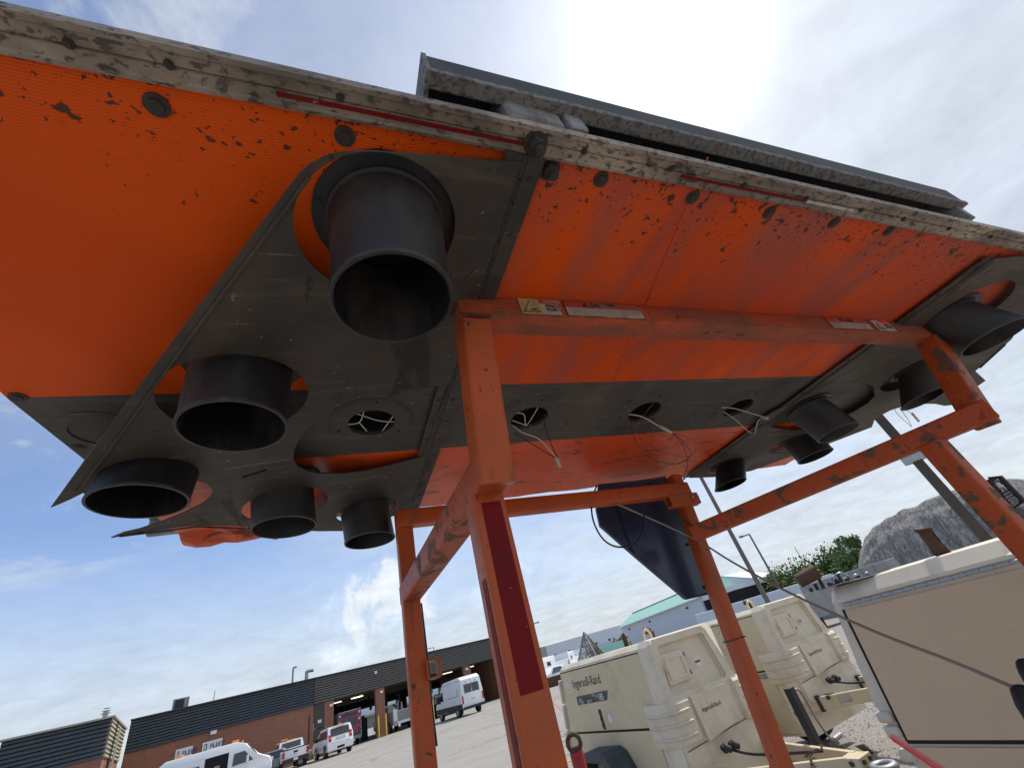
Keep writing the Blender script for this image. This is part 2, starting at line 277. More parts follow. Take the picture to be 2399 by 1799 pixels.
ROCK = mat('eroded_heap', (0.3, 0.28, 0.25), 0.95, extra=rock_extra)
def asph_extra(e, c):
    n, l = e['n'], e['l']
    v = n.new('ShaderNodeTexVoronoi'); v.feature = 'DISTANCE_TO_EDGE'; v.inputs['Scale'].default_value = 0.16
    q = n.new('ShaderNodeTexNoise'); q.inputs['Scale'].default_value = 0.8; q.inputs['Detail'].default_value = 6; l.new(e['co'].outputs['Object'], q.inputs['Vector'])
    ad = n.new('ShaderNodeMix'); ad.data_type = 'VECTOR'; ad.inputs[0].default_value = 0.12; l.new(e['co'].outputs['Object'], ad.inputs[4])
    sc = n.new('ShaderNodeVectorMath'); sc.operation = 'SCALE'; sc.inputs['Scale'].default_value = 25; l.new(q.outputs['Color'], sc.inputs[0]); l.new(sc.outputs[0], ad.inputs[5]); l.new(ad.outputs[1], v.inputs['Vector'])
    c = e['mx'](e['mr'](v.outputs['Distance'], 0.004, 0.012, 0.75, 0.0), c, (0.10, 0.09, 0.08))
    f = e['nz'](35, 3); return e['mx'](e['mr'](f, 0.4, 0.65, 0, 0.25), c, (0.17, 0.16, 0.145))
ASPH = mat('worn_pale_asphalt', (0.33, 0.31, 0.275), 0.9, var=0.10, vscale=0.25, dirt=(0.24, 0.22, 0.19), dscale=1.2, dlo=0.45, dhi=0.7, damt=0.5, extra=asph_extra, bump=0.3, bscale=30)
GRAV = mat('gravel_bed', (0.33, 0.30, 0.265), 0.95, var=0.45, vscale=45, dirt=(0.13, 0.115, 0.10), dscale=60, dlo=0.45, dhi=0.6, damt=0.8, bump=1.0, bscale=60)
# ------------------------------------------------------------------ mesh helpers
def bm_new(): return bmesh.new()
def b_box(bm, lo, hi, M=None, bevel=0.0, seg=2):
    g = bmesh.ops.create_cube(bm, size=1.0)
    vs = g['verts']; lo = Vector(lo); hi = Vector(hi)
    for v in vs: v.co = Vector(((v.co.x+.5)*(hi.x-lo.x)+lo.x, (v.co.y+.5)*(hi.y-lo.y)+lo.y, (v.co.z+.5)*(hi.z-lo.z)+lo.z))
    if bevel > 0:
        es = list({e for v in vs for e in v.link_edges})
        r = bmesh.ops.bevel(bm, geom=es, offset=bevel, segments=seg, profile=0.5, affect='EDGES'); vs = list({v for f in r['faces'] for v in f.verts} | {v for v in vs if v.is_valid})
    if M is not None:
        for v in vs: v.co = M @ v.co
    return bm
def b_loft(bm, rings, caps=True, closed=True):
    vr = [[bm.verts.new(p) for p in r] for r in rings]
    n = len(rings[0])
    for a, b in zip(vr[:-1], vr[1:]):
        for i in range(n if closed else n-1):
            j = (i+1) % n; bm.faces.new((a[i], a[j], b[j], b[i]))
    if caps and closed:
        bm.faces.new(list(reversed(vr[0]))); bm.faces.new(vr[-1])
    return bm
def frame_of(d, up=Vector((0, 0, 1))):
    d = d.normalized()
    if abs(d.dot(up)) > 0.98: up = Vector((1, 0, 0))
    x = d.cross(up).normalized(); y = x.cross(d).normalized(); return x, y
def b_tube(bm, pts, r, n=8, caps=True):
    pts = [Vector(p) for p in pts]; rings = []
    x = None
    for i, p in enumerate(pts):
        d = (pts[min(i+1, len(pts)-1)] - pts[max(i-1, 0)]).normalized()
        if x is None: x, y = frame_of(d)
        else: x = (x - d*x.dot(d)).normalized(); y = x.cross(d)
        rr = r[i] if isinstance(r, (list, tuple)) else r
        rings.append([p + (x*math.cos(2*math.pi*k/n) + y*math.sin(2*math.pi*k/n))*rr for k in range(n)])
    return b_loft(bm, rings, caps)
def smooth_pts(pts, k=6):
    pts = [Vector(p) for p in pts]; out = []
    for i in range(len(pts)-1):
        p0, p1, p2, p3 = pts[max(i-1, 0)], pts[i], pts[i+1], pts[min(i+2, len(pts)-1)]
        for j in range(k):
            t = j/k; out.append(0.5*((2*p1) + (p2-p0)*t + (2*p0-5*p1+4*p2-p3)*t*t + (3*p1-p0-3*p2+p3)*t**3))
    out.append(pts[-1]); return out
def b_sq(bm, p, q, w, h, ux, r=0.004, hollow=False, t=0.004):
    """square steel tube p->q; ux = direction of its width"""
    p = Vector(p); q = Vector(q); d = (q-p).normalized(); ux = (ux - d*ux.dot(d)).normalized(); uy = d.cross(ux)
    def ring(c, hw, hh, rr):
        o = []
        for sx, sy, a0 in ((1, 1, 0), (-1, 1, 90), (-1, -1, 180), (1, -1, 270)):
            for k in range(4):
                a = rad(a0+30*k); o.append(c + ux*(sx*(hw-rr)+rr*math.cos(a)) + uy*(sy*(hh-rr)+rr*math.sin(a)))
        return o
    if not hollow: return b_loft(bm, [ring(p, w/2, h/2, r), ring(q, w/2, h/2, r)])
    i = lambda c: ring(c, w/2-t, h/2-t, r*0.5); o = lambda c: ring(c, w/2, h/2, r)
    rr = [i(p), o(p), o(q), i(q), i(p)]
    return b_loft(bm, rr, caps=False)
def b_lathe(bm, prof, M, n=24):
    rings = [[M @ Vector((r*math.cos(2*math.pi*k/n), r*math.sin(2*math.pi*k/n), z)) for k in range(n)] for r, z in prof]
    return b_loft(bm, rings, caps=False)
def axisM(p, d):
    d = d.normalized(); x, y = frame_of(d); return Matrix(((x.x, y.x, d.x, p.x), (x.y, y.y, d.y, p.y), (x.z, y.z, d.z, p.z), (0, 0, 0, 1)))
def b_plate(bm, outline, holes, t, to3):
    """flat plate with holes: 2D outline + hole loops, thickness t along third axis; to3 maps (u,v,w)"""
    cu = bpy.data.curves.new('tmp', 'CURVE'); cu.dimensions = '2D'; cu.fill_mode = 'BOTH'; cu.extrude = t/2
    for lp in [outline]+holes:
        sp = cu.splines.new('POLY'); sp.points.add(len(lp)-1); sp.use_cyclic_u = True
        for i, (u, v) in enumerate(lp): sp.points[i].co = (u, v, 0, 1)
    o = bpy.data.objects.new('tmp', cu); me = bpy.data.meshes.new_from_object(o); bpy.data.objects.remove(o); bpy.data.curves.remove(cu)
    nv = len(bm.verts); bm.from_mesh(me); bpy.data.meshes.remove(me); bm.verts.ensure_lookup_table()
    for v in list(bm.verts)[nv:]: v.co = Vector(to3(v.co.x, v.co.y, v.co.z))
    return bm
def circ(c, r, n=40, ry=None): ry = ry or r; return [(c[0]+r*math.cos(2*math.pi*k/n), c[1]+ry*math.sin(2*math.pi*k/n)) for k in range(n)]
MW = {}
ALLN = []
def thing(name, label, cat, loc=(0, 0, 0), rotz=0.0, group=None):
    o = bpy.data.objects.new(name, None); COL.objects.link(o); o.empty_display_size = 0.2
    o.location = loc; o.rotation_euler = (0, 0, rotz); o['label'] = label; o['category'] = cat
    if group: o['group'] = group
    MW[o.name] = Matrix.Translation(Vector(loc)) @ Matrix.Rotation(rotz, 4, 'Z'); return o
def obj(name, bm, m, parent=None, world=False, smooth=None, loc=None, bevel=0):
    """link a bmesh as one object; world=True: its vertices are in yard coordinates and are brought into the parent's frame"""
    if parent is not None and world:
        bm.transform(MW[parent.name].inverted())
    bmesh.ops.recalc_face_normals(bm, faces=bm.faces)
    me = bpy.data.meshes.new(name); bm.to_mesh(me); bm.free(); me.materials.append(m)
    if smooth is not None:
        me.shade_smooth() if smooth >= 180 else me.polygons.foreach_set('use_smooth', [True]*len(me.polygons))
        if smooth < 180: 
            me.set_sharp_from_angle(angle=rad(smooth))
    o = bpy.data.objects.new(name, me); COL.objects.link(o)
    if parent is not None: o.parent = parent; MW[o.name] = MW[parent.name]
    if loc is not None: o.location = loc
    return o
def lone(name, bm, m, label, cat, group=None, smooth=None, kind=None):
    c = Vector((0, 0, 0)); zs = [v.co.z for v in bm.verts]
    for v in bm.verts: c += v.co
    c /= len(bm.verts); c.z = min(zs)
    for v in bm.verts: v.co -= c
    o = obj(name, bm, m, smooth=smooth); o.location = c
    if label: o['label'] = label
    if cat: o['category'] = cat
    if group: o['group'] = group
    if kind: o['kind'] = kind
    MW[o.name] = Matrix.Translation(c); return o
def dup_part(src, parent, M):
    o = src.copy(); COL.objects.link(o); o.parent = parent; o.matrix_local = M; return o
def copy_tree(o, parent=None):
    c = o.copy(); COL.objects.link(c); c.parent = parent
    for ch in list(o.children): copy_tree(ch, c)
    return c
def text(name, s, size, M, m, parent, world=True, sx=1.0, off=0.0):
    cu = bpy.data.curves.new('t', 'FONT'); cu.body = s; cu.size = size; cu.extrude = 0.0005; cu.offset = off; cu.resolution_u = 3
    o = bpy.data.objects.new('t', cu); me = bpy.data.meshes.new_from_object(o); bpy.data.objects.remove(o); bpy.data.curves.remove(cu)
    bm = bm_new(); bm.from_mesh(me); bpy.data.meshes.remove(me)
    for v in bm.verts: v.co.x *= sx
    bm.transform(M); return obj(name, bm, m, parent, world=world)
def basis(p, x, y):
    x = x.normalized(); z = x.cross(y).normalized(); y = z.cross(x)
    return Matrix(((x.x, y.x, z.x, p.x), (x.y, y.y, z.y, p.y), (x.z, y.z, z.z, p.z), (0, 0, 0, 1)))
# ------------------------------------------------------------------ the setting: ground
bm = bm_new(); s = 1500
for sx, sy in ((-1, -1), (1, -1), (1, 1), (-1, 1)): bm.verts.new((sx*s, sy*s, 0))
bm.faces.new(bm.verts); g = obj('pavement', bm, ASPH); g['kind'] = 'structure'
gp = [(0.2, 0.6), (6, -2), (30, 8), (34, 40), (16, 34), (5, 16), (1.35, 9.5), (0.35, 6.4), (0.0, 3.0)]
bm = bm_new(); bm.faces.new([bm.verts.new((x, y, 0.004)) for x, y in gp]); g = obj('gravel_yard', bm, GRAV); g['kind'] = 'structure'
def in_poly(x, y, P):
    c = False; j = len(P)-1
    for i in range(len(P)):
        if (P[i][1] > y) != (P[j][1] > y) and x < (P[j][0]-P[i][0])*(y-P[i][1])/(P[j][1]-P[i][1])+P[i][0]: c = not c
        j = i
    return c
bm = bm_new(); k = 0
while k < 9000:
    x = random.uniform(0.3, 6.5); y = random.uniform(3.0, 12)
    if not in_poly(x, y, gp): continue
    r = random.uniform(0.006, 0.020)*(0.7+y*0.05); k += 1
    vs = [bm.verts.new((x+r*math.cos(a+x*50)*random.uniform(.7, 1.2), y+r*math.sin(a+x*50)*random.uniform(.7, 1.2), 0.003)) for a in (0, 1.57, 3.14, 4.71)]
    t = bm.verts.new((x+random.uniform(-.3, .3)*r, y+random.uniform(-.3, .3)*r, 0.004+r*0.8))
    for i in range(4): bm.faces.new((vs[i], vs[(i+1) % 4], t))
o = obj('gravel_stones', bm, mat('stone', (0.36, 0.33, 0.29), 0.9, var=0.5, vscale=25)); o['kind'] = 'stuff'; o['label'] = 'loose grey gravel between the compressors'; o['category'] = 'gravel'
# yellow painted line on the pavement at the foot of the near compressor
a, b_ = onz(1262, 1799, 0), onz(1325, 1785, 0)
u = (b_-a).normalized(); v = Vector((-u.y, u.x, 0)); bm = bm_new()
bm.faces.new([bm.verts.new(p+Vector((0, 0, 0.006))) for p in (a-u*3, b_+u*1.2, b_+u*1.2+v*0.10, a-u*3+v*0.10)])
o = obj('painted_line', bm, YEL); o['kind'] = 'structure'
# ------------------------------------------------------------------ the arrow board (near, overhead)
ZB = 2.046
TH = rad(28); A = Vector((math.cos(TH), math.sin(TH), 0)); B = Vector((-math.sin(TH), math.cos(TH), 0)); Z = Vector((0, 0, 1))
def wd(a, b, z): return A*a + B*b + Z*z
def abof(x, y, z): p = onz(x, y, z); return p.dot(A), p.dot(B)
board = thing('arrow_board', 'large orange and black arrow board laid flat overhead, with black lamp hoods and charcoal shields', 'arrow board', wd(0.85, 0.8, ZB), TH)
bt = lambda a: 0.212 - 0.036*a
bm1 = lambda a: 0.722 - 0.040*a
bm2 = lambda a: 0.995 - 0.022*a
bb = lambda a: 1.400
al = lambda b: -0.567 + 0.110*b; AR = 2.15
def plate_obj(name, outline, holes, t, h, m):
    bm = bm_new(); b_plate(bm, outline, holes, t, lambda u, v, w: wd(u, v, ZB+h+w)); return obj(name, bm, m, board, world=True)
def quadstrip(f0, f1):
    aa = [-0.5+0.2*i for i in range(14)]
    top = [(max(a, al(f0(a))), f0(a)) for a in aa if a < AR]+[(AR, f0(AR))]; bot = [(max(a, al(f1(a))), f1(a)) for a in aa if a < AR]+[(AR, f1(AR))]
    return [top[0], top[-1], bot[-1], bot[0]]
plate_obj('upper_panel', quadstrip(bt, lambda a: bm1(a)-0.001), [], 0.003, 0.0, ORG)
lamps_empty = [(0.072, 0.842), (0.470, 0.845), (0.846, 0.833), (1.235, 0.828), (-0.404, 0.848), (2.03, 0.80)]
plate_obj('lamp_band', quadstrip(bm1, bm2), [circ(c, 0.052) for c in lamps_empty[:4]], 0.003, 0.0, BLK)
# lower strip with a bent, torn lower edge
low = [(a, bm2(a)+0.001) for a in (al(1.0), AR)]
edge = []; random.seed(3)
for i in range(60):
    a = AR - (AR-al(1.4))*i/59; edge.append((a, 1.400+0.004*math.sin(a*23)+random.uniform(-.003, .003)))
plate_obj('lower_panel', low+edge, [], 0.003, 0.0, ORG2)
# crumpled sheet edge hanging at the lower left corner
bm = bm_new(); random.seed(5); pr = None; rows = []
for j in range(4):
    rows.append([bm.verts.new(wd(-0.41+0.30*i/9, 1.385+0.02*j+random.uniform(-.006, .006), ZB-0.004-[0, .012, .022, .03][j]*(0.5+0.5*abs(math.sin(i*1.1)))+random.uniform(-.004, .004))) for i in range(10)])
for j in range(3):
    for i in range(9): bm.faces.new((rows[j][i], rows[j][i+1], rows[j+1][i+1], rows[j+1][i]))
obj('crumpled_edge', bm, ORG2, board, world=True)
# enclosure behind the face
bm = bm_new()
for lo, hi in (((al(.8)-0.005, 0.235, 0.045), (AR, 1.40, 0.05)), ((al(.8)-0.005, 1.385, 0.002), (AR, 1.40, 0.045)), ((AR-0.01, 0.21, 0.002), (AR, 1.385, 0.045))):
    b_box(bm, lo, hi)
bm.transform(Matrix.Translation((0, 0, ZB)) @ Matrix.Rotation(TH, 4, 'Z'))
obj('back_cover', bm, GREYM, board, world=True)
bm = bm_new(); pts = [(al(.2), .2), (al(1.39), 1.39), (al(1.39)+.004, 1.39), (al(.2)+.004, .2)]
b_loft(bm, [[wd(u, v, ZB+h) for u, v in pts] for h in (0.002, 0.045)]); obj('side_rail', bm, BRNZ, board, world=True)
# aluminium edge extrusion along the near edge: flat web, lip and groove
bm = bm_new(); off = lambda a: -0.036*a
prof = [(0.2150, -0.0017), (0.2150, -0.009), (0.2105, -0.011), (0.2080, -0.009), (0.1985, -0.009), (0.1970, -0.0065), (0.1955, -0.009), (0.1855, -0.009), (0.1840, -0.0115), (0.1785, -0.0115), (0.1785, 0.003), (0.1845, 0.003), (0.20, 0.02), (0.225, 0.02), (0.225, 0.0017)]
rings = [[wd(a, v+off(a), ZB+h) for v, h in prof] for a in [-0.95+3.2*i/24 for i in range(25)]]
b_loft(bm, rings); obj('edge_extrusion', bm, ALU, board, world=True)
# reflective tape lengths along the extrusion
def tape_run(x0, y0, x1, y1, m, w=0.0048):
    a0 = abof(x0*K, y0*K, ZB-.012)[0]; a1 = abof(x1*K, y1*K, ZB-.012)[0]; bm = bm_new()
    b_loft(bm, [[wd(a, 0.1992+dv+off(a), ZB+h) for dv, h in ((0, -.0092), (w, -.0092), (w, -.0098), (0, -.0098))] for a in (a0, a1)]); obj('reflective_tape', bm, m, board, world=True)
tape_run(600, 235, 1128, 335, TAPE); tape_run(1130, 336, 1165, 342, TAPEW); tape_run(1470, 385, 1740, 440, TAPE); tape_run(1742, 440, 1840, 462, TAPEW)
# screws of the extrusion, big washers on the sheeting
def screw_mesh(name, r, hgt, hexr=None, m=BOLT):
    bm = bm_new(); b_lathe(bm, [(0.0001, -hgt), (r*.55, -hgt), (r*.6, -hgt*.5), (r, -hgt*.45), (r*1.02, 0)], Matrix.Identity(4), 14)
    if hexr:
        b_lathe(bm, [(0.0001, -hgt*2.6), (hexr, -hgt*2.6), (hexr, -hgt*.5)], Matrix.Identity(4), 6); b_lathe(bm, [(0.0001, -hgt*4.2), (hexr*.55, -hgt*4.2), (hexr*.55, -hgt*2.4)], Matrix.Identity(4), 10)
    bmesh.ops.recalc_face_normals(bm, faces=bm.faces)
    me = bpy.data.meshes.new(name); bm.to_mesh(me); bm.free(); me.materials.append(m); return me
scr = screw_mesh('screw', 0.0044, 0.004); was = screw_mesh('washer_bolt', 0.0115, 0.004); nut = screw_mesh('hex_bolt', 0.016, 0.006, 0.011); tiny = screw_mesh('rivet', 0.0042, 0.0025)
bmi = MW[board.name].inverted()
def pin(me, name, a, b, h, parent=None):
    o = bpy.data.objects.new(name, me); COL.objects.link(o); o.parent = parent or board; o.location = bmi @ wd(a, b, ZB+h); return o
for x, y in ((365, 140), (148, 95), (735, 211), (1030, 283), (1262, 328), (1452, 364), (1608, 400), (1742, 429), (1860, 454), (1952, 474), (2050, 494), (2140, 512)):
    a, b = abof(x*K, y*K, ZB-.01); pin(scr, 'screw', a, b, -.0091)
for x, y in ((340, 226), (745, 293), (1297, 386), (1495, 425), (1660, 458), (1800, 480), (1918, 498), (40, 855), (172, 963)):
    a, b = abof(x*K, y*K, ZB); pin(was, 'washer_bolt', a, b, -.0016)
a, b = abof(1190*K, 372*K, ZB-.012); pin(nut, 'hex_bolt', a, b, -.0016)
a, b = abof(1158*K, 312*K, ZB-.012); pin(nut, 'hex_bolt', a, b, -.0091)
# vertical joint strip in the middle of the orange panel
a0, b0 = abof(1443*K, 470*K, ZB); a1, b1 = abof(1446*K, 668*K, ZB)
bm = bm_new(); b_loft(bm, [[wd(a+da, b, ZB+h) for da, h in ((-.0012, -.0016), (.0012, -.0016), (.0012, -.003), (-.0012, -.003))] for a, b in ((a0, b0-.1), (a1, b1+.25))]); obj('joint_strip', bm, ORG2, board, world=True)
# pressed rings round the empty lamp sockets, with wells behind them
def bring(c, r0, r1, h=-0.006):
    bm = bm_new(); M = Matrix.Translation(wd(c[0], c[1], ZB)); b_lathe(bm, [(r1, -.0016), (r1-.006, h), (r0+.02, h*.9), (r0+.008, h*1.4), (r0, h*1.4), (r0, 0.0)], M, 36); return obj('socket_ring', bm, BLK, board, world=True, smooth=40)
for ci, c in enumerate(lamps_empty):
    s_ = bring(c, 0.0515 if ci < 4 else .045, 0.092 if ci < 4 else .060, -.006 if ci < 4 else -.0025)
    if ci >= 4: continue
    for k in range(3): pin(tiny, 'rivet', c[0]+.078*math.cos(k*2.1+.6), c[1]+.078*math.sin(k*2.1+.6), -.006)
    bm = bm_new(); b_lathe(bm, [(0.056, 0.0), (0.056, 0.042), (0.0001, 0.042)], Matrix.Translation(wd(c[0], c[1], ZB)), 24); obj('lamp_well', bm, DARK, board, world=True)
# lamp hoods: flange ring on the face, straight tube, mouth measured in the photo
def hood(base, mouth, L=0.115, r=0.0745):
    Ln = L; p0 = wd(base[0], base[1], ZB-0.004); p1 = wd(mouth[0], mouth[1], ZB-Ln); d = (p1-p0)
    bm = bm_new()
    fl = [[p0+Vector((0, 0, -h))+A*(rr*math.cos(t))+B*(rr*math.sin(t)) for t in [2*math.pi*k/48 for k in range(48)]] for rr, h in ((r+.020, -.002), (r+.020, .003), (r+.004, .004), (r+.004, .010), (r, .012))]
    t = [2*math.pi*k/48 for k in range(48)]
    out = [[p0+d*f+Vector((0, 0, -.012*(1-f)))+A*(rr*math.cos(q))+B*(rr*math.sin(q)) for q in t] for f, rr in ((0.3, r), (0.7, r), (1.0, r), (1.0, r-.0028), (0.5, r-.0028), (0.0, r-.0035))]
    b_loft(bm, fl+out, caps=False)
    h = obj('lamp_hood', bm, HOOD, board, world=True, smooth=35)
    bm = bm_new(); b_lathe(bm, [(r+.012, 0.0), (r*.9, -.004), (r*.4, -.008), (0.0001, -.009)], Matrix.Translation(p0), 24); obj('lamp_lens', bm, DARK, h, world=True, smooth=180)
    bm = bm_new(); b_loft(bm, [[p0+d*f+Vector((0, 0, -.012*(1-f)))+A*(rr*math.cos(q))+B*(rr*math.sin(q)) for q in t] for f, rr in ((.955, r+.0002), (.957, r+.0016), (.998, r+.0016), (1.0, r+.0002))], caps=False)
    obj('rolled_rim', bm, HOODR, h, world=True, smooth=35)
    for k in (0, 1, 2): pin(tiny, 'rivet', base[0]+(r+.012)*math.cos(k*2.1+3.3), base[1]+(r+.012)*math.sin(k*2.1+3.3), -.008)
def mo(x, y, L): return abof(x*K, y*K, ZB-L)
hood((0.062, 0.332), mo(851, 652, .135), .135, .0735)
hood((-0.147, 0.632), mo(505, 925, .135), .135, .0735)
hood((-0.325, 0.905), mo(300, 1085, .13), .13, .0735)
hood((-0.130, 1.105), mo(615, 1140, .12), .12, .0705)
hood((0.075, 1.300), mo(800, 1168, .12), .12, .0705)
hood((1.615, 0.845), mo(1812, 935, .12), .12, .0705)
hood((1.640, 1.290), mo(1578, 1048, .108), .108, .068)
hood((1.855, 1.075), mo(1762, 986, .108), .108, .070)
hood((1.645, 0.385), mo(2150, 730, .115), .115, .078)
hood((1.92, 0.600), (1.91, 0.655), .11, .070)
# shields: hinged steel plates with clearance holes
def shield(outline, holes, plane, hinge_a, hb0, hb1, sgn, folds):
    p0, p1, p2 = plane; n = (p1-p0).cross(p2-p0).normalized(); n = -n if n.z < 0 else n
    def on(px): return onpl(px[0], px[1], p0, n)
    X_ = (A - n*A.dot(n)).normalized(); Y_ = n.cross(X_)
    def uv(P): return ((P-p0).dot(X_), (P-p0).dot(Y_))
    ol = [uv(q if isinstance(q, Vector) else on(q)) for q in outline]
    hs = []
    for h in holes:
        if len(h) == 3:
            a, b, r = h; c = wd(a, b, 0); c.z = p0.z - (n.x*(c.x-p0.x)+n.y*(c.y-p0.y))/n.z; hs.append(circ(uv(c), r))
        else: hs.append([uv(on(q)) for q in h])
    bm = bm_new(); b_plate(bm, ol, hs, 0.003, lambda u, v, w: p0 + X_*u + Y_*v + n*w)
    s_ = obj('shield', bm, SHD, board, world=True)
    for f in folds:      # stiffening folds
        P = [on(q)+n*-0.003 for q in f]; bm = bm_new()
        for i in range(len(P)-1): b_sq(bm, P[i], P[i+1], .004, .004, A, r=.001)
        obj('edge_fold', bm, SHD, s_, world=True)
    # hinge: two leaves, barrel, screws
    bm = bm_new()
    for s0, s1 in ((-.028, -.0035), (.0035, .028)): b_loft(bm, [[wd(hinge_a+s, b, ZB+h) for s, h in ((s0, -.0105), (s1, -.0105), (s1, -.0125), (s0, -.0125))] for b in (hb0, hb1)])
    hg = obj('hinge', bm, SHD, s_, world=True)
    bm = bm_new(); nb = 36
    for i in range(nb):
        u0 = hb0+(hb1-hb0)*i/nb; u1 = hb0+(hb1-hb0)*(i+.9)/nb; b_tube(bm, [wd(hinge_a, u0, ZB-.012), wd(hinge_a, u1, ZB-.012)], .0032, 6)
    k = obj('hinge_barrel', bm, BOLT, s_, world=True)
    for i in range(14):
        bq = hb0+.03+(hb1-hb0-.06)*i/13
        for s in (-.016, .016): pin(tiny, 'hinge_screw', hinge_a+s, bq, -.0125, s_)
    return s_
pl = (wd(0.222, 0.21, ZB-.012), wd(0.222, 1.38, ZB-.012), wd(-0.50, 0.985, ZB-.095))
notch = [z1(230, 752), z1(300, 722), z1(420, 690), z1(560, 670), z1(700, 664), z1(790, 668), z1(850, 690), z1(880, 720), z1(872, 755), z1(830, 793), z1(750, 832), z1(620, 885), z1(500, 925), z1(420, 943)]
lout = [wd(0.226, 0.205, ZB-.012), dd(1130, 350), dd(1000, 341), dd(870, 330), dd(780, 325), dd(735, 329), dd(700, 338), dd(670, 354), dd(645, 376), dd(400, 700), dd(200, 970), dd(110, 1095), dd(150, 1078), dd(180, 1063)]+notch+[z1(355, 970), z1(500, 945), z1(650, 920), z1(800, 905), z1(1000, 908), z1(1080, 918), z1(1430, 936), z1(1570, 935), z1(1700, 900), wd(0.226, 1.385, ZB-.012)]
slot = [z1(2120, 175), z1(1960, 195), z1(1800, 215), z1(1680, 235), z1(1560, 272), z1(1470, 320), z1(1400, 375), z1(1340, 440), z1(1305, 510), z1(1297, 560), z1(1320, 600), z1(1380, 628), z1(1450, 638), z1(1560, 638), z1(1680, 622), z1(1800, 595), z1(1900, 568), z1(1975, 548), z1(2045, 330)]
lsh = shield(lout, [(0.052, 0.332, .103), (-0.157, 0.668, .108), slot, (-0.122, 1.148, .098), (0.083, 1.303, .088), [z1(1025, 652), z1(1160, 612), z1(1165, 620), z1(1040, 660)]], pl, 0.226, 0.205, 1.385, -1, [(dd(668, 380), dd(430, 700), dd(225, 985), dd(165, 1062)), (z1(400, 958), z1(800, 908), z1(1080, 920))][:2])
rp = (wd(1.472, 0.21, ZB-.014), wd(1.472, 1.40, ZB-.014), wd(2.25, 0.8, ZB-.034))
rout = [wd(1.472, 0.19, ZB-.014), wd(1.60, 0.16, ZB-.017), wd(1.74, 0.165, ZB-.020), wd(1.80, 0.20, ZB-.022), z2(2140, 230), z2(2062, 300), z2(1930, 415), z2(1990, 470), z2(1860, 560), z2(1790, 612), z2(1750, 615), z2(1700, 604), z2(1650, 604), z2(1570, 608), z2(1500, 622), z2(1440, 642), z2(1390, 668), z2(1350, 694), z2(1334, 738), z2(1090, 832), z2(870, 905), z2(640, 990), z2(420, 1026), wd(1.472, 1.385, ZB-.014)]
rslot = [z2(1352, 560), z2(1340, 500), z2(1290, 482), z2(1230, 478), z2(1150, 490), z2(1040, 540), z2(900, 590), z2(760, 650), z2(668, 715), z2(760, 738), z2(870, 758), z2(960, 752), z2(1080, 715), z2(1230, 650), z2(1310, 600)]
rsh = shield(rout, [(1.665, 0.345, .115), (1.89, 0.615, .105), rslot, (1.815, 1.105, .083), (1.60, 1.285, .080)], rp, 1.472, 0.19, 1.385, 1, [(z2(2100, 262), z2(1955, 395))])
# loose lamp leads
def lead(pts, r, m, nm='lamp_lead', par=None):
    bm = bm_new(); b_tube(bm, smooth_pts(pts, 6), r, 6); return obj(nm, bm, m, par or board, world=True, smooth=180)
def hp(x, y, h): return onz(x, y, ZB-h)
def plug(p, q, r, m=STKW):
    bm = bm_new(); b_sq(bm, p, q, r*2, r*1.6, A, r=.001); obj('connector_plug', bm, m, board, world=True)
# wires inside / across the sockets
lead([hp(*z1(1565, 385), .004), hp(*z1(1640, 375), .012), hp(*z1(1665, 315), .004)], .0013, WIREW)
lead([hp(*z1(1630, 330), .004), hp(*z1(1740, 365), .01), hp(*z1(1830, 372), .004)], .0013, WIREW)
lead([hp(*z1(1640, 375), .01), hp(*z1(1680, 420), .004)], .0013, WIREW); lead([hp(*z1(1822, 335), .004), hp(*z1(1760, 418), .006)], .0013, WIREW)
def z4(x, y): return (950+x*.3617, 650+y*.3617)
lead([hp(*z4(690, 880), .004), hp(*z4(765, 885), .012), hp(*z4(785, 955), .008), hp(*z4(862, 835), .004)], .0013, WIREW)
lead([hp(*z4(690, 925), .004), hp(*z4(785, 960), .01)], .0013, WIREW)
lead([hp(*z4(900, 885), .004), hp(*z4(905, 960), .02), hp(*z4(940, 1070), .05), hp(*z4(985, 1165), .07)], .0016, WIREB)
lead([hp(*z4(690, 955), .004), hp(*z4(760, 1005), .03), hp(*z4(870, 1050), .05), hp(*z4(975, 1165), .07)], .0014, WIREW)
lead([hp(*z4(700, 1005), .01), hp(*z4(800, 1065), .03), hp(*z4(930, 1145), .06), hp(*z4(985, 1170), .07)], .0014, WIREB)
plug(hp(*z4(975, 1165), .07), hp(*z4(1002, 1225), .078), .005)
lead([hp(*r4(495, 130), .004), hp(*r4(560, 140), .02), hp(*r4(640, 185), .05), hp(*r4(690, 210), .06)], .0018, WIREW)
plug(hp(*r4(640, 183), .05), hp(*r4(688, 208), .058), .004)
lead([hp(*r4(690, 210), .058), hp(*r4(740, 250), .07), hp(*r4(770, 310), .075), hp(*r4(700, 345), .08), hp(*r4(600, 320), .075), hp(*r4(540, 260), .06), hp(*r4(515, 180), .02), hp(*r4(520, 150), .004)], .0012, WIREB)
lead([hp(*r4(690, 210), .058), hp(*r4(780, 240), .07), hp(*r4(790, 290), .075), hp(*r4(740, 315), .08), hp(*r4(620, 280), .07), hp(*r4(550, 230), .05), hp(*r4(545, 170), .02), hp(*r4(615, 75), .004)], .0010, WIRER)
lead([hp(*r4(690, 210), .058), hp(*r4(735, 260), .07), hp(*r4(758, 330), .08), hp(*r4(748, 385), .09)], .0013, WIREB)
plug(hp(*r4(750, 380), .088), hp(*r4(742, 410), .095), .0035)
lead([hp(*r4(900, 100), .004), hp(*r4(960, 105), .02), hp(*r4(1030, 125), .035), hp(*r4(1085, 142), .045)], .0016, WIREW)
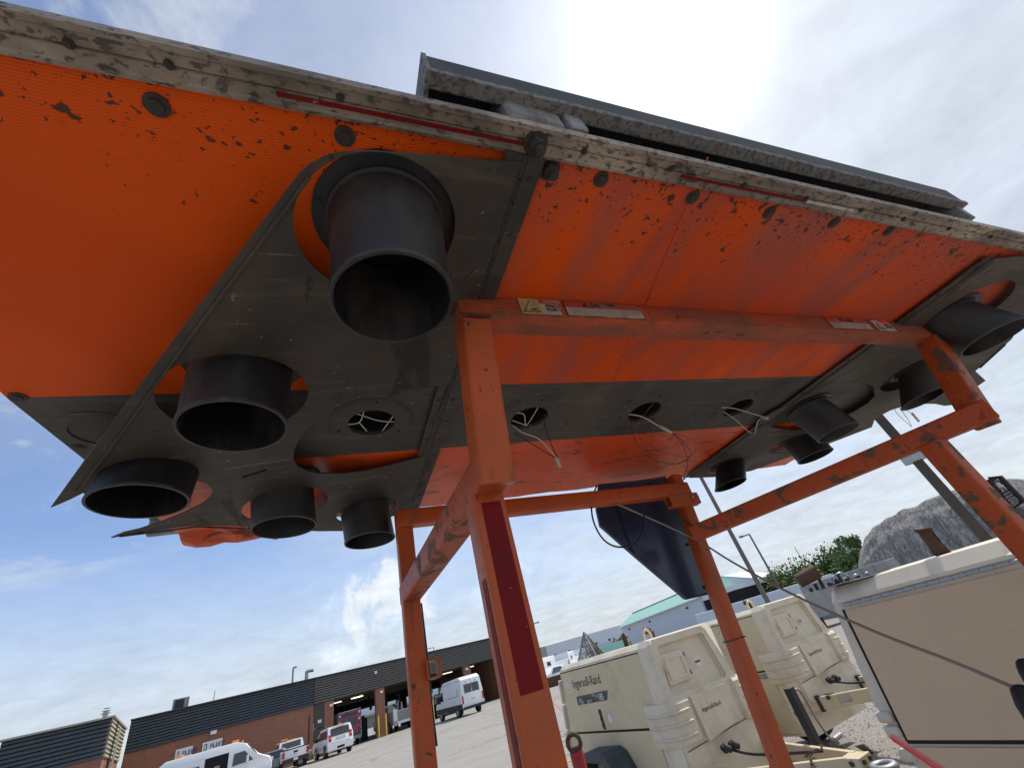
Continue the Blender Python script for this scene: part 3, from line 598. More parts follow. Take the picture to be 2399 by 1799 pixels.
lead([hp(*r4(905, 115), .004), hp(*r4(960, 150), .03), hp(*r4(1040, 215), .05), hp(*r4(1060, 160), .05), hp(*r4(1085, 145), .046)], .0014, WIREW)
lead([hp(*r4(1015, 95), .004), hp(*r4(1040, 125), .03), hp(*r4(1085, 145), .045)], .0012, WIREB)
plug(hp(*r4(1078, 143), .045), hp(*r4(1105, 147), .05), .0045)
lead([hp(*z2(1462, 612), .01), hp(*z2(1480, 660), .04), hp(*z2(1560, 735), .06)], .0011, WIREB); lead([hp(*z2(1480, 612), .01), hp(*z2(1540, 690), .05), hp(*z2(1565, 738), .06)], .0011, WIREB)
lead([hp(*z2(1500, 612), .01), hp(*z2(1540, 645), .03), hp(*z2(1570, 665), .04)], .0012, WIREW); plug(hp(*z2(1568, 662), .04), hp(*z2(1605, 705), .05), .0045)
# ------------------------------------------------------------------ weathered channel lying on top of the board
chn = thing('steel_channel', 'long grey salt-crusted steel channel lying on top of the arrow board edge', 'steel channel', wd(1.0, 0.12, ZB+.03), TH)
zc = ZB+.06
a0, b0 = abof(932*K, 153*K, zc); a1, b1 = abof(2093*K, 440*K, zc)
def chx(h, i): return None
pr_ = [(0, .001), (.001, 0), (.0185, .0), (.0205, .002), (.0205, .009), (-.0005, .009)]
bm = bm_new(); rg = []
for i in range(60):
    f = i/59; a = a0+(a1-a0)*f; b = b0+(b1-b0)*f; jt = 0.0012*mnoise.noise(Vector((f*60, 0, 0)))
    rg.append([wd(a, b+v+(jt if v < .01 else 0), zc+h+jt*.6) for v, h in pr_])
b_loft(bm, rg); obj('near_flange', bm, CHAN, chn, world=True)
bm = bm_new(); b_loft(bm, [[wd(a0+(a1-a0)*f, b0+(b1-b0)*f+v, zc+h) for v, h in ((.002, .004), (.020, .0104), (.020, .050), (.150, .050), (.150, .0), (.160, .0), (.160, .060), (.002, .060))] for f in (0, 1)]); obj('web', bm, CHAND, chn, world=True)
bm = bm_new(); b_loft(bm, [[wd(a0+v0, b0+v, zc+h) for v, h in ((0, -.001), (0, .061), (.16, .061), (.16, -.001))] for v0 in (-.006, .0)]); obj('end_plate', bm, CHAN, chn, world=True)
for nm_, a_, a2_, b_0, rr_ in (('clamp_block', .200, .285, .172, .012), ('clamp_strap', .290, .318, .168, .006), ('clamp_strap', a1-.03, a1-.005, b1+.012, .004)):
    bm = bm_new(); b_box(bm, (a_, b_0, ZB+.022), (a2_, b_0+.07, ZB+.108), bevel=rr_*.4, seg=1); bm.transform(Matrix.Rotation(TH, 4, 'Z')); obj(nm_, bm, STEEL, chn, world=True)
# ------------------------------------------------------------------ orange support frame
fr = thing('support_frame', 'scraped orange square-tube steel frame with red tape, carrying the arrow board', 'steel frame', wd(0.8, 0.85, 0), TH)
w = 0.050; ZR = 1.752
NLp = wd(.208, .590, 0); FLp = wd(.180, 1.250, 0); FRT = onz(1455*K, 1030*K, 1.99); FRL = polar(14.1, 1.69, 1.13)
def frz(z): return FRL+(FRT-FRL)*((z-1.13)/(1.99-1.13))
FRp = frz(1.75)*1.0; FRp.z = 0; FRb = frz(.06); FRb.z = 0; NRp = wd(1.445, .553, 0)
def tube_part(nm, p, q, ww, hh, ux, m, hollow=False): bm = bm_new(); b_sq(bm, p, q, ww, hh, ux, r=.005, hollow=hollow); return obj(nm, bm, m, fr, world=True, smooth=50)
def vt(p, z): return Vector((p.x, p.y, z))
nlpost = tube_part('post', vt(NLp, 0.06), vt(NLp, ZR-.022), w, w, A, FRM)
flpost = tube_part('post', vt(FLp, 0.06), vt(FLp, 1.975), .046, .046, A, FRM)
frpost = tube_part('post', frz(.06), FRT, .046, .046, A, FRM)
nrpost = tube_part('post', vt(NRp, 0.06), vt(NRp, ZR-.024), w, w, A, FRM2)
# side rails (height ZR) and uprights
ln, lf = wd(.210, .515, ZR), wd(.181, 1.275, ZR)
tube_part('side_rail', ln, lf, w, w, A, FRM2)
rn, rf = onz(2118*K, 893*K, ZR), onz(1500*K, 1153*K, ZR)
tube_part('side_rail', rn+(rn-rf).normalized()*.02, rf, w, w, A, FRM2)
ub = wd(.210, .5395, ZR); ut = wd(.213, .478, 1.993)
tube_part('upright', ub+Vector((0, 0, -.024)), ut, .052, .052, A, FRM)
ub2 = rn+(rf-rn).normalized()*.012; ut2 = wd(1.605, .435, 1.993)
tube_part('upright', ub2+Vector((0, 0, -.024)), ut2, .052, .052, A, FRM2)
bl_, br_ = wd(.188, .476, 2.020), wd(1.632, .434, 2.020)
tb = tube_part('top_beam', bl_, br_, .050, .048, Z, FRM3)
# far top beam with its end bracket
fl_, fr_ = wd(.158, 1.2205, 1.945), onz(1482*K, 1058*K, 1.90)
ftb = tube_part('far_beam', fl_, fr_, .046, .046, Z, FRM)
d_ = (fr_-fl_).normalized(); e0 = fr_-d_*.11+Vector((0, 0, -.042))-B*.012
bm = bm_new(); b_sq(bm, e0, fr_+d_*.012+Vector((0, 0, -.042))-B*.012, .04, .034, Z, r=.002, hollow=True); obj('end_bracket', bm, FRM, fr, world=True)
bmh = bm_new()
for k_ in (0.02, -.004): b_tube(bmh, [fr_+d_*(-k_)+Vector((0, 0, -.040))-B*.0345, fr_+d_*(-k_)+Vector((0, 0, -.040))-B*.0335], .0045, 12)
obj('bolt_hole', bmh, POLG, fr, world=True)
# socket stub on the far left post, base members and feet
zs = onpl(*q2(1535, 425), vt(FLp, 0)-B*.03, B); bm = bm_new(); b_sq(bm, zs-B*.01, zs+B*.05, .036, .040, A, r=.004, hollow=True); obj('stub_socket', bm, FRM, fr, world=True)
tube_part('base_rail', vt(NLp, .035), vt(FLp, .035), w, w, A, FRM2); tube_part('base_rail', vt(NRp, .035), vt(FRb, .035), w, w, A, FRM2)
for p in (NLp, FLp, FRb, NRp):
    bm = bm_new(); b_box(bm, (p.x-.07, p.y-.07, 0.0), (p.x+.07, p.y+.07, 0.012)); obj('foot_plate', bm, FRM2, fr, world=True)
# weld bead lines
for p, q in ((wd(.185, .4498, 1.994), wd(.240, .4498, 1.9925)), (wd(1.575, .4085, 1.9935), wd(1.632, .4085, 1.9925))):
    bm = bm_new(); pts = [p+(q-p)*(i/12)+Vector((0, 0, .0012*math.sin(i*2.3))) for i in range(13)]; b_tube(bm, pts, .0022, 6); obj('weld_bead', bm, RUST, fr, world=True)
# red reflective tape on the posts
def face_quad(nm, pts, m, p0, n, par, lift=.0007):
    P = [onpl(x, y, p0, n) for x, y in pts]; bm = bm_new(); b_loft(bm, [[p-n*0 for p in P], [p+n*lift for p in P]]); return obj(nm, bm, m, par, world=True)
f0 = vt(NLp, 1)-B*(w/2)
def strip(nm, c, hw, z0, z1_, nrm, m, par):
    t_ = Z.cross(nrm); bm = bm_new(); b_loft(bm, [[vt(c, z)+t_*s+nrm*e for s, e in ((-hw, 0), (hw, 0), (hw, .0008), (-hw, .0008))] for z in (z0, z1_)]); return obj(nm, bm, m, par, world=True)
zt = onpl(*dd(1052, 1085), f0, B).z; zb_ = onpl(*dd(1128, 1502), f0, B).z
strip('tape_strip', f0+A*.001, .0150, zb_, zt, -B, TAPE, nlpost)
lf0 = vt(NLp, 1)-A*(w/2); strip('tape_strip', lf0-B*.006, .0085, zb_-.08, zt-.10, -A, TAPE, nlpost)
nr0 = vt(NRp, 1)+A*(w/2); strip('tape_strip', vt(NRp, 1)-B*(w/2)+A*.0, .0001, 1.0, 1.01, -B, TAPE, nrpost)
strip('tape_strip', vt(NRp, 1)+A*(w/2), .020, 0.9, ZR-.08, A, TAPE, nrpost)
# stickers on the top beam
bd = (br_-bl_).normalized(); bn = -(Z.cross(bd)).normalized()*-1; bn = bd.cross(Z).normalized(); bn = bn if bn.dot(B) < 0 else -bn
bp0 = bl_+bn*.0252
def bx(x, y): P = onpl(x, y, bp0, bn); return (P-bp0).dot(bd), P.z-bl_.z
def s1(x, y): return (1190+x*.16727, 690+y*.16727)
def s2(x, y): return (1920+x*.12658, 740+y*.12658)
def patch(nm, u0, u1, v0, v1, m, e, par):
    bm = bm_new(); b_loft(bm, [[bp0+bd*u+Z*(v-0)+bn*q for v, q in ((v0, e), (v1, e), (v1, e+.0004), (v0, e+.0004))] for u in (u0, u1)])
    return obj(nm, bm, m, par, world=True)
def mB(u, v, e=.0016): return basis(bp0+bd*u+Z*v+bn*e, bd, Z)
def tri(nm, u, v, s, m, e, par, sz=1.0):
    bm = bm_new(); b_loft(bm, [[bp0+bd*(u+a*s)+Z*(v+b*s*sz)+bn*q for a, b in ((-.5, 0), (.5, 0), (0, .87))] for q in (e, e+.0003)]); return obj(nm, bm, m, par, world=True)
VT, VB = .0215, -.0185
u0 = bx(*s1(180, 200))[0]; u1 = bx(*s1(465, 200))[0]; u2 = bx(*s1(745, 240))[0]
pk = patch('pinch_point_sticker', u0, u2, VB, VT, STKW, .0002, fr); patch('warning_panel', u0+.001, u1, VB+.001, VT-.001, STKY, .0007, pk)
tri('warning_triangle', (u0+u1)/2, VB+.004, .034, INKB, .0012, pk); tri('triangle_field', (u0+u1)/2, VB+.0062, .027, STKY, .0016, pk)
patch('hand_symbol', (u0+u1)/2-.001, (u0+u1)/2+.009, VB+.008, VB+.012, INKB, .0022, pk)
patch('danger_bar', u1, u2, VT-.012, VT-.001, DRED, .0008, pk); text('danger_word', '⚠DANGER'[1:], .009, mB(u1+.009, VT-.0095), STKW, pk, sx=.95)
text('pinch_word', 'PINCH', .0105, mB(u1+.010, VT-.022), INKB, pk); text('point_word', 'POINT', .0105, mB(u1+.010, VT-.0315), INKB, pk)
ua = bx(*s1(800, 200))[0]; ub_ = bx(*s1(1870, 250))[0]
dk = patch('danger_sticker', ua, ub_, VB, VT, INKB, .0002, fr); patch('danger_bar', ua+.0015, ub_-.0015, VT-.0155, VT-.001, DRED, .0007, dk)
um = (ua+ub_)/2; text('danger_word', 'DANGER', .0145, mB(um-.030, VT-.0135, .0012), INKB, dk, off=.0003); tri('alert_triangle', um-.041, VT-.0138, .0125, INKB, .0012, dk)
patch('text_field', ua+.0015, ub_-.0015, VB+.001, VT-.0175, STKW, .0007, dk)
for i in range(4): patch('small_print', ua+.012, ub_-.014-(.03 if i == 3 else 0), VT-.0222-i*.0052, VT-.0205-i*.0052, mat('small_print_ink%d' % i, (.25, .21, .18), .6, dirt=(.42, .36, .3), dscale=160) if i == 0 else MATS['small_print_ink0'], .0012, dk)
ua = bx(*s2(190, 150))[0]; ub_ = bx(*s2(960, 220))[0]
dk = patch('danger_sticker', ua, ub_, VB, VT, DRED, .0002, fr); patch('text_field', ua+.002, ub_-.0015, VB+.002, VT-.0165, STKW, .0007, dk)
um = (ua+ub_)/2; text('danger_word', 'DANGER', .0135, mB(um-.030, VT-.0125, .0012), INKB, dk); tri('alert_triangle', um-.041, VT-.0128, .0115, STKW, .0012, dk)
for i in range(4): patch('small_print', ua+.012, ub_-.014, VT-.0210-i*.0052, VT-.0195-i*.0052, MATS['small_print_ink0'], .0012, dk)
ua = bx(*s2(1010, 170))[0]; ub_ = bx(*s2(1370, 260))[0]; um = (ua*.55+ub_*.45)
pk = patch('pinch_point_sticker', ua, ub_+.01, VB, VT, STKW, .0002, fr); tri('warning_triangle', (ua+um)/2+.004, VB+.006, .030, INKB, .0012, pk); tri('triangle_field', (ua+um)/2+.004, VB+.008, .024, STKY, .0016, pk)
patch('danger_bar', um+.004, ub_+.008, VT-.011, VT-.001, CONE, .0008, pk); text('pinch_word', 'PINCH', .0095, mB(um+.012, VT-.021), INKB, pk); text('point_word', 'POINT', .0095, mB(um+.012, VT-.030), INKB, pk)
# cable tie and cables on the frame
def ring_tie(c, ux, uy, hw, hh, r, m, par, nm='cable_tie'):
    bm = bm_new(); pts = [c+ux*hw+uy*hh, c-ux*hw+uy*hh, c-ux*hw-uy*hh, c+ux*hw-uy*hh, c+ux*hw+uy*hh]; b_tube(bm, pts, r, 6); return obj(nm, bm, m, par, world=True)
tp = onpl(*q3(1910, 545), vt(FRp, 0), B); ring_tie(frz(tp.z), A, B, .025, .025, .002, WIREB, fr)
t2 = onpl(*q7(665, 330), fl_, B); ring_tie(t2, B, Z, .025, .025, .002, WIREB, fr)
bm = bm_new(); P = [frz(z)+A*.027+B*.005 for z in (1.74, 1.5, 1.2, .8, .1)]; b_tube(bm, P, .004, 6); obj('power_cable', bm, WIREB, fr, world=True)
bm = bm_new(); b_tube(bm, smooth_pts([vt(FLp, z)+A*.027+B*(.004*math.sin(z*30)) for z in (1.72, 1.6, 1.5, 1.42)]), .0035, 6); obj('power_cable', bm, WIREB, fr, world=True)
# hanging loop of cable
def fp(x, y, off=0.0): return onpl(*q7(x, y), fl_-B*(.035+off), B)
bm = bm_new(); b_tube(bm, smooth_pts([fp(85, 262, -.03), fp(30, 420), fp(40, 620), fp(120, 800), fp(230, 900), fp(360, 928), fp(480, 895), fp(570, 780), fp(600, 620), fp(575, 430), fp(600, 330, -.02)], 6), .0028, 8)
lone('cable_loop', bm, WIREB, 'thin black cable drooping in a loop from the far orange beam', 'cable', smooth=180)
# tan rope
bm = bm_new(); p0 = fp(310, 465); p1 = onpl(*q7(1110, 825), vt(FRp, 0)-B*.045, B); p2 = EYE+ray(2399, 1620)*0.95; p3 = p2+(p2-p1)*.5
rp_ = [p0, p1]+[p1+(p2-p1)*f+Vector((0, 0, -.03*math.sin(math.pi*f))) for f in (.25, .5, .75)]+[p2, p3]
bm = bm_new(); b_tube(bm, smooth_pts(rp_, 5), .0030, 6); lone('tan_rope', bm, ROPE, 'thin tan rope stretched from the frame across the sand-coloured generator', 'rope', smooth=180)
bm = bm_new(); b_tube(bm, smooth_pts([fp(680, 425), onpl(*q7(900, 560), vt(FRp, 0)-B*.04, B), onpl(*q7(1150, 715), vt(FRp, 0)-B*.04, B)], 4), .0026, 6); obj('strap_cord', bm, WIREB, fr, world=True)
# ------------------------------------------------------------------ navy panel hanging behind the frame
nv = thing('navy_panel', 'glossy navy blue curved body panel hanging behind the far orange post', 'body panel', vt(FRp, .9)+B*.1, TH)
npl = FRp+B*.075
npx = [q7(105, 262), q7(80, 520), q7(120, 700), q7(480, 1010), q7(1045, 1485), q7(1300, 1425), q7(1322, 1400), q7(1318, 1370), q7(1180, 1080), q7(985, 600), q7(900, 380), q7(820, 170), q7(560, 215), q7(300, 240)]
P = [onpl(x, y, npl, B) for x, y in npx]
cen = sum(P, Vector())/len(P)
bm = bm_new()
def bow(p): d = (p-cen); return p - B*(0.05*(d.dot(A)**2))
ol = [((p-cen).dot(A), (p-cen).z) for p in P]
b_loft(bm, [[bow(p) for p in P], [bow(p)+B*.012 for p in P]])
bmesh.ops.triangulate(bm, faces=[f for f in bm.faces if len(f.verts) > 4])
obj('panel', bm, NAVY, nv, world=True)
bm = bm_new(); b_tube(bm, [bow(p) for p in P]+[bow(P[0])], .004, 6); obj('edge_roll', bm, NAVY, nv, world=True)
bm = bm_new(); b_tube(bm, smooth_pts([bow(onpl(*q7(x, y), npl, B))-B*.004 for x, y in ((285, 480), (350, 650), (400, 810), (480, 1000))]), .0022, 6); obj('rubber_seam', bm, WIREB, nv, world=True)
for x, y in ((1250, 1360), (1060, 900)):
    p = bow(onpl(*q7(x, y), npl, B)); bm = bm_new(); b_tube(bm, [p-B*.006, p+B*.002], .006, 8); obj('rivet', bm, BOLT, nv, world=True)
# ------------------------------------------------------------------ black perforated guard at the right
gq = [q5(1950, 72), q5(2035, 55), q5(2207, 232), q5(2120, 300)]
gc = EYE+ray(*q5(2080, 160))*1.95; gn = (EYE-gc).normalized(); gP = [onpl(x, y, gc, gn) for x, y in gq]
ux = (gP[2]-gP[1]).normalized(); uy = gn.cross(ux)
guv = [((p-gc).dot(ux), (p-gc).dot(uy)) for p in gP]
gt = thing('perforated_guard', 'black perforated steel guard bolted beside the right orange post', 'guard', gc, 0)
holes = []
for i in range(9):
    for j in range(6):
        f = (i+.9)/9.8; g_ = (j+.8+(i % 2)*.5)/6.9
        a_ = Vector(guv[0]).lerp(Vector(guv[3]), f); b2 = Vector(guv[1]).lerp(Vector(guv[2]), f); c_ = a_.lerp(b2, g_); holes.append(circ((c_.x, c_.y), .0046, 10))
bm = bm_new(); b_plate(bm, guv, holes, .003, lambda u, v, w_: gc+ux*u+uy*v+gn*w_); obj('perforated_sheet', bm, BLKP, gt, world=True)
bm = bm_new(); b_tube(bm, gP+[gP[0]], .007, 8); obj('rim', bm, BLKP, gt, world=True)
bm = bm_new(); b_sq(bm, gP[3], Vector((gP[3].x+.12, gP[3].y-.04, 0.0)), .05, .03, A); obj('bracket_arm', bm, BLKP, gt, world=True)
# ribbed black rubber grips at the right edge, red tube
gp_ = EYE+ray(2420, 1595)*.93
hg = thing('rubber_grip', 'black ribbed rubber grip at the end of the tan rope', 'grip', gp_, 0)
for (x, y, rr, hh, rib) in ((2430, 1594, .013, .024, 0), (2430, 1676, .014, .032, 5)):
    c = EYE+ray(x, y)*.93; prof = [(0.001, -hh)]
    for i in range(9): a_ = math.pi*(i+.5)/9; prof.append((rr*math.sin(a_)**.6*(1+.06*(1 if rib and i % 2 else 0)), -hh*math.cos(a_)))
    prof.append((0.001, hh)); bm = bm_new(); b_lathe(bm, prof, axisM(c, Vector((.2, .1, 1))), 20); obj('rubber_bulb', bm, RUB, hg, world=True, smooth=60)
bm = bm_new(); c0 = EYE+ray(2440, 1676)*.93; b_tube(bm, [c0, vt(c0+Rt*.06, 0)], .008, 8); obj('stem', bm, RUB, hg, world=True)
p = EYE+ray(*q6(1960, 742))*1.05; q = EYE+ray(*q6(2330, 985))*.9
q2_ = p+(q-p)*min(40, (p.z-.02)/max(1e-3, (p.z-q.z)))
bm = bm_new(); R_ = .0045; M_ = axisM(p, q2_-p); Ln = (q2_-p).length
b_lathe(bm, [(R_*.55, .05), (R_*.55, 0), (R_, 0), (R_, Ln)], M_, 18)
lone('red_tube', bm, REDP, 'short bright red plastic tube jutting up by the sand-coloured generator', 'tube', smooth=60)
# ------------------------------------------------------------------ towed air compressors
def compressor(label, loc, scale, logo, group):
    T = thing('air_compressor', label, 'air compressor', (0, 0, 0), 0, group)
    P = lambda nm, bm, m, par=None, sm=None: obj(nm, bm, m, par or T, smooth=sm)
    Wd = .88
    # side body with door panel
    bm = bm_new()
    b_loft(bm, [[Vector(p) for p in ((x0, y0, z), (x1, y0, z), (x1, y1, z), (x0, y1, z))] for x0, x1, y0, y1, z in ((0.012, Wd-.012, .12, 1.80, .32), (0.012, Wd-.012, .12, 1.80, .885), (.012, Wd-.012, .12, 1.64, 1.425))])
    P('body_shell', bm, CREAM)
    bm = bm_new(); b_box(bm, (0, .165, .905), (.02, 1.635, 1.418), bevel=.006); P('side_door', bm, CREAM2)
    for v in list(bpy.data.objects[-1:] if False else []): pass
    bm = bm_new(); b_box(bm, (.0, .30, .34), (.02, 1.80, .889), bevel=.006); lo = P('lower_side_panel', bm, CREAM2)
    bm = bm_new(); b_box(bm, (.006, .16, .889), (.02, 1.72, .905)); b_box(bm, (.006, .16, 1.418), (.02, 1.64, 1.428)); P('door_gap', bm, GAP)
    bm = bm_new(); hw = [( -.004, 1.426), (-.004, 1.446), (.045, 1.482), (Wd-.045, 1.482), (Wd+.004, 1.446), (Wd+.004, 1.426)]
    b_loft(bm, [[Vector((x, y, z)) for x, z in hw] for y in (.14, 1.60)]+[[Vector((x*.9+.044, 1.66, 1.426+(z-1.426)*.55)) for x, z in hw]]); P('roof_cap', bm, CREAM, sm=30)
    bm = bm_new()
    for i in range(3): b_sq(bm, (.0, 1.66+.05*i, 1.36-.22*i), (.0, 1.70+.05*i, 1.16-.22*i), .05, .03, Vector((1, 0, 0)), r=.01)
    P('rear_flare', bm, CREAM)
    # nose: core and face plate with recess
    bm = bm_new()
    def nr(y, i): return [Vector((x, y, z)) for x, z in ((0+i, 1.445-i*.3), (.035+i, 1.49-i*.6), (.665-i, 1.49-i*.6), (.705-i, 1.45-i*.3), (.83-i, 1.03), (.88-i, .60), (.78, .46), (.10, .46), (-.03+i, .60), (-.012+i, 1.03))]
    def nrb(y): return [Vector((x, y, z)) for x, z in ((-.004, 1.445), (.04, 1.492), (Wd-.04, 1.492), (Wd+.004, 1.45), (Wd+.006, 1.03), (Wd+.01, .60), (.80, .46), (.08, .46), (-.035, .60), (-.02, 1.03))]
    b_loft(bm, [nr(.036, .012), nrb(.11), nrb(.165)]); P('nose_core', bm, CREAM, sm=25)
    bm = bm_new()
    fo = [(0.012, 1.43), (.045, 1.478), (.655, 1.478), (.695, 1.44), (.82, 1.03), (.86, .62), (.76, .48), (.12, .48), (-.01, .62), (.0, 1.03)]
    def rc(cx, cy, pts): return pts
    ho = [(.105, 1.43), (.63, 1.43), (.650, 1.405), (.712, 1.10), (.695, 1.075), (.060, 1.080), (.045, 1.10), (.085, 1.41)]
    b_plate(bm, fo, [ho], .034, lambda u, v, w_: Vector((u, .017+w_, v))); P('nose_face', bm, CREAM)
    bm = bm_new(); b_plate(bm, ho, [[(x*.93+.026, z*.93+.088) for x, z in ho]], .014, lambda u, v, w_: Vector((u, .030+w_, v))); P('recess_step', bm, CREAM)
    # fuel door
    bm = bm_new(); b_box(bm, (.078, .004, 1.148), (.336, .030, 1.362), bevel=.008); fd = P('service_door', bm, CREAM)
    bm = bm_new(); b_plate(bm, [(.105, 1.175), (.31, 1.175), (.31, 1.335), (.105, 1.335)], [[(.125, 1.195), (.29, 1.195), (.29, 1.315), (.125, 1.315)]], .008, lambda u, v, w_: Vector((u, .001+w_, v))); P('raised_frame', bm, CREAM, fd)
    bm = bm_new(); b_box(bm, (.064, -.010, 1.232), (.102, .010, 1.285), bevel=.005); b_box(bm, (.072, -.016, 1.245), (.094, -.008, 1.272), bevel=.002); P('latch', bm, SAND, fd)
    for z in (1.19, 1.32): bm = bm_new(); b_tube(bm, [(.340, .008, z-.016), (.340, .008, z+.016)], .006, 6); P('hinge', bm, BLKP, fd)
    bm = bm_new(); b_loft(bm, [[Vector((.483+.036*math.cos(t), y, 1.238+.036*math.sin(t))) for t in [2*math.pi*k/24 for k in range(24)]] for y in (.0345, .0335)]); dc = P('round_decal', bm, SIGNW if logo else CREAM2)
    bm = bm_new(); b_box(bm, (.452, .0322, 1.230), (.514, .0334, 1.248)); P('decal_band', bm, DRED if logo else GREYM, dc)
    text('nose_lettering', 'Ingersoll-Rand', .042, basis(Vector((.262, -.0305, .930)), Vector((1, 0, 0)), Z), INKB, T, world=False, sx=.92, off=.0006)
    # styling blocks wrapping the corners, with ribs, and centre panel
    def block(mx):
        f = (lambda x: x) if not mx else (lambda x: .88-x)
        plan = [(-.042, .31), (-.042, .09), (-.015, .01), (.045, -.034), (.165, -.034), (.185, .01), (.10, .12), (0.0, .31)]
        bm = bm_new(); R = []
        for z, s in ((.775, .6), (.795, 1), (1.035, 1), (1.055, .6)): R.append([Vector((f(x if s == 1 else x*.94+.006), y if s == 1 else y*.9+.012, z)) for x, y in plan])
        b_loft(bm, R); bk = P('corner_block', bm, CREAM, sm=30)
        for z in (.985, .912, .835):
            r_ = smooth_pts([(f(-.044), .27, z-.006), (f(-.044), .09, z-.003), (f(-.016), .006, z), (f(.045), -.036, z+.002), (f(.135), -.036, z+.003)], 4)
            bm = bm_new(); b_tube(bm, r_, .0085, 8); P('rib', bm, CREAM, bk, 180)
        return bk
    block(False); block(True)
    bm = bm_new(); b_loft(bm, [[Vector((x, y, z)) for x, z in ((.20, 1.045), (.61, 1.045), (.60, .80), (.22, .76))] for y in (.0, -.030)]); P('centre_panel', bm, CREAM)
    bm = bm_new(); b_loft(bm, [[Vector((x, y, z)) for x, z in ((.0, .755), (.86, .79), (.86, .785), (.0, .75))] for y in (.002, -.002)]); P('nose_seam', bm, GAP)
    # markings of the side door
    sx_, sy_ = Vector((0, -1, 0)), Z
    e = -.0012
    if logo:
        bm = bm_new(); b_plate(bm, circ((0, 0), .066, ry=.072), [circ((0, 0), .057, ry=.063)], .0008, lambda u, v, w_: Vector((e+w_, 1.512-u, 1.302+v))); em = P('emblem_ring', bm, INKW)
        text('emblem_letters', 'IR', .085, basis(Vector((e, 1.556, 1.272)), sx_, sy_), INKW, T, world=False, sx=.98, off=.002)
        text('door_lettering', 'Ingersoll-Rand', .108, basis(Vector((e, 1.418, 1.268)), sx_, sy_), INKB, T, world=False, sx=.88, off=.0012)
        bm = bm_new(); b_loft(bm, [[Vector((x, y, z)) for y, z in ((1.405, 1.195), (.800, 1.205), (.855, 1.130), (1.415, 1.122))] for x in (-.0008, .0)]); mb = P('model_bar', bm, mat('faded_model_bar', (.06, .06, .065), .6, dirt=(.46, .43, .38), dscale=16, dlo=.50, dhi=.62, damt=.75, stretch=(1, .6, 1)))
        text('model_number', '185', .074, basis(Vector((e*1.6, .995, 1.138)), sx_, sy_), INKW, mb, world=False, sx=.86, off=.0008)
        bm = bm_new(); b_loft(bm, [[Vector((x, .905+.033*math.cos(t), .99+.033*math.sin(t))) for t in [2*math.pi*k/20 for k in range(20)]] for x in (-.0008, 0)]); P('round_decal', bm, INKW)
    else:
        for y, z in ((1.0, 1.32), (.92, 1.325), (.83, 1.33), (.72, 1.335), (.60, 1.34), (.95, 1.2), (.80, 1.205)): bm = bm_new(); b_tube(bm, [(-.001, y, z), (.003, y, z)], .006, 8); P('missing_badge_hole', bm, GAP)
        bm = bm_new(); b_loft(bm, [[Vector((x, y, z)) for y, z in ((1.3, .88), (.2, .88), (.2, .83), (1.3, .83))] for x in (-.001, 0)]); P('grey_tape_patch', bm, GREYM)
        text('stencil_number', '986', .07, basis(Vector((e, 1.45, 1.22)), sx_, sy_), INKW, T, world=False)
    bm = bm_new(); b_box(bm, (-.004, 1.018, .915), (.002, 1.062, 1.070), bevel=.003)
    lt = P('door_latch', bm, BLKP)
    for z in (.935, .985, 1.035): bm = bm_new(); b_box(bm, (-.012, 1.026, z), (-.004, 1.054, z+.02), bevel=.002); P('latch_lever', bm, BLKP, lt)
    bm = bm_new(); b_tube(bm, [(-.004, .185, .60), (.002, .185, .60)], .034, 20); mk = P('side_marker', bm, BLKP); bm = bm_new(); b_tube(bm, [(-.010, .185, .60), (-.004, .185, .60)], .024, 20); P('marker_lens', bm, AMB, mk)
    bm = bm_new(); b_box(bm, (-.0012, .17, .49), (0.0, .25, .53)); P('reflector_tape', bm, REDL)
    # fender and wheel, both sides
    for s in (0, 1):
        f = (lambda x: x) if not s else (lambda x: .88-x)
        op = [(1.44, .30), (1.43, .62), (1.36, .745), (1.22, .79), (.86, .80), (.78, .765), (.62, .52), (.52, .30)]; ip = [(.60, .30), (.70, .50), (.83, .70), (.90, .735), (1.20, .735), (1.31, .69), (1.37, .60), (1.38, .30)]
        bm = bm_new(); b_loft(bm, [[Vector((f(x), y, z)) for y, z in op+ip] for x in (-.005, -.225, -.24)], caps=True); P('fender', bm, FEND)
        bm = bm_new(); cx_ = f(-.115); b_lathe(bm, [(.18, -.085), (.30, -.09), (.325, -.06), (.332, 0), (.325, .06), (.30, .09), (.18, .085)], axisM(Vector((cx_, 1.0, .335)), Vector((1, 0, 0))), 32); wl = P('wheel', bm, TYRE, sm=40)
        bm = bm_new(); b_lathe(bm, [(.0001, -.03), (.06, -.05), (.10, -.02), (.17, -.06), (.185, -.08), (.185, .08), (.10, .03), (.0001, .05)], axisM(Vector((cx_, 1.0, .335)), Vector((1, 0, 0))), 24); P('rim', bm, CREAM2, wl, 40)
    bm = bm_new(); b_tube(bm, [(-.2, 1.0, .335), (1.08, 1.0, .335)], .035, 8); P('axle', bm, BLKP)
    # A-frame tongue, hitch, jack, chains, air outlets
    for x0, x1 in ((.02, .455), (.84, .555)):
        bm = bm_new(); b_sq(bm, (x0, .12, .560), (x1, -.90, .560), .038, .105, Vector((1, 0, 0)), r=.006); tg = P('drawbar', bm, CREAM2)
        bm = bm_new(); p0 = Vector((x0, .12, .56)); d = (Vector((x1, -.90, .56))-p0)
        for k_ in (.10,): b_sq(bm, p0+d*.12, p0+d*.15, .052, .13, Vector((1, 0, 0)), r=.002)
        P('mount_bracket', bm, BLKP, tg)
        for k_ in (.55, .62, .72, .78): pb = p0+d*k_; bm = bm_new(); b_tube(bm, [pb+Vector((-.0205, 0, -.01)), pb+Vector((.0205, 0, -.01))], .0065, 8); P('bolt_hole', bm, GAP, tg)
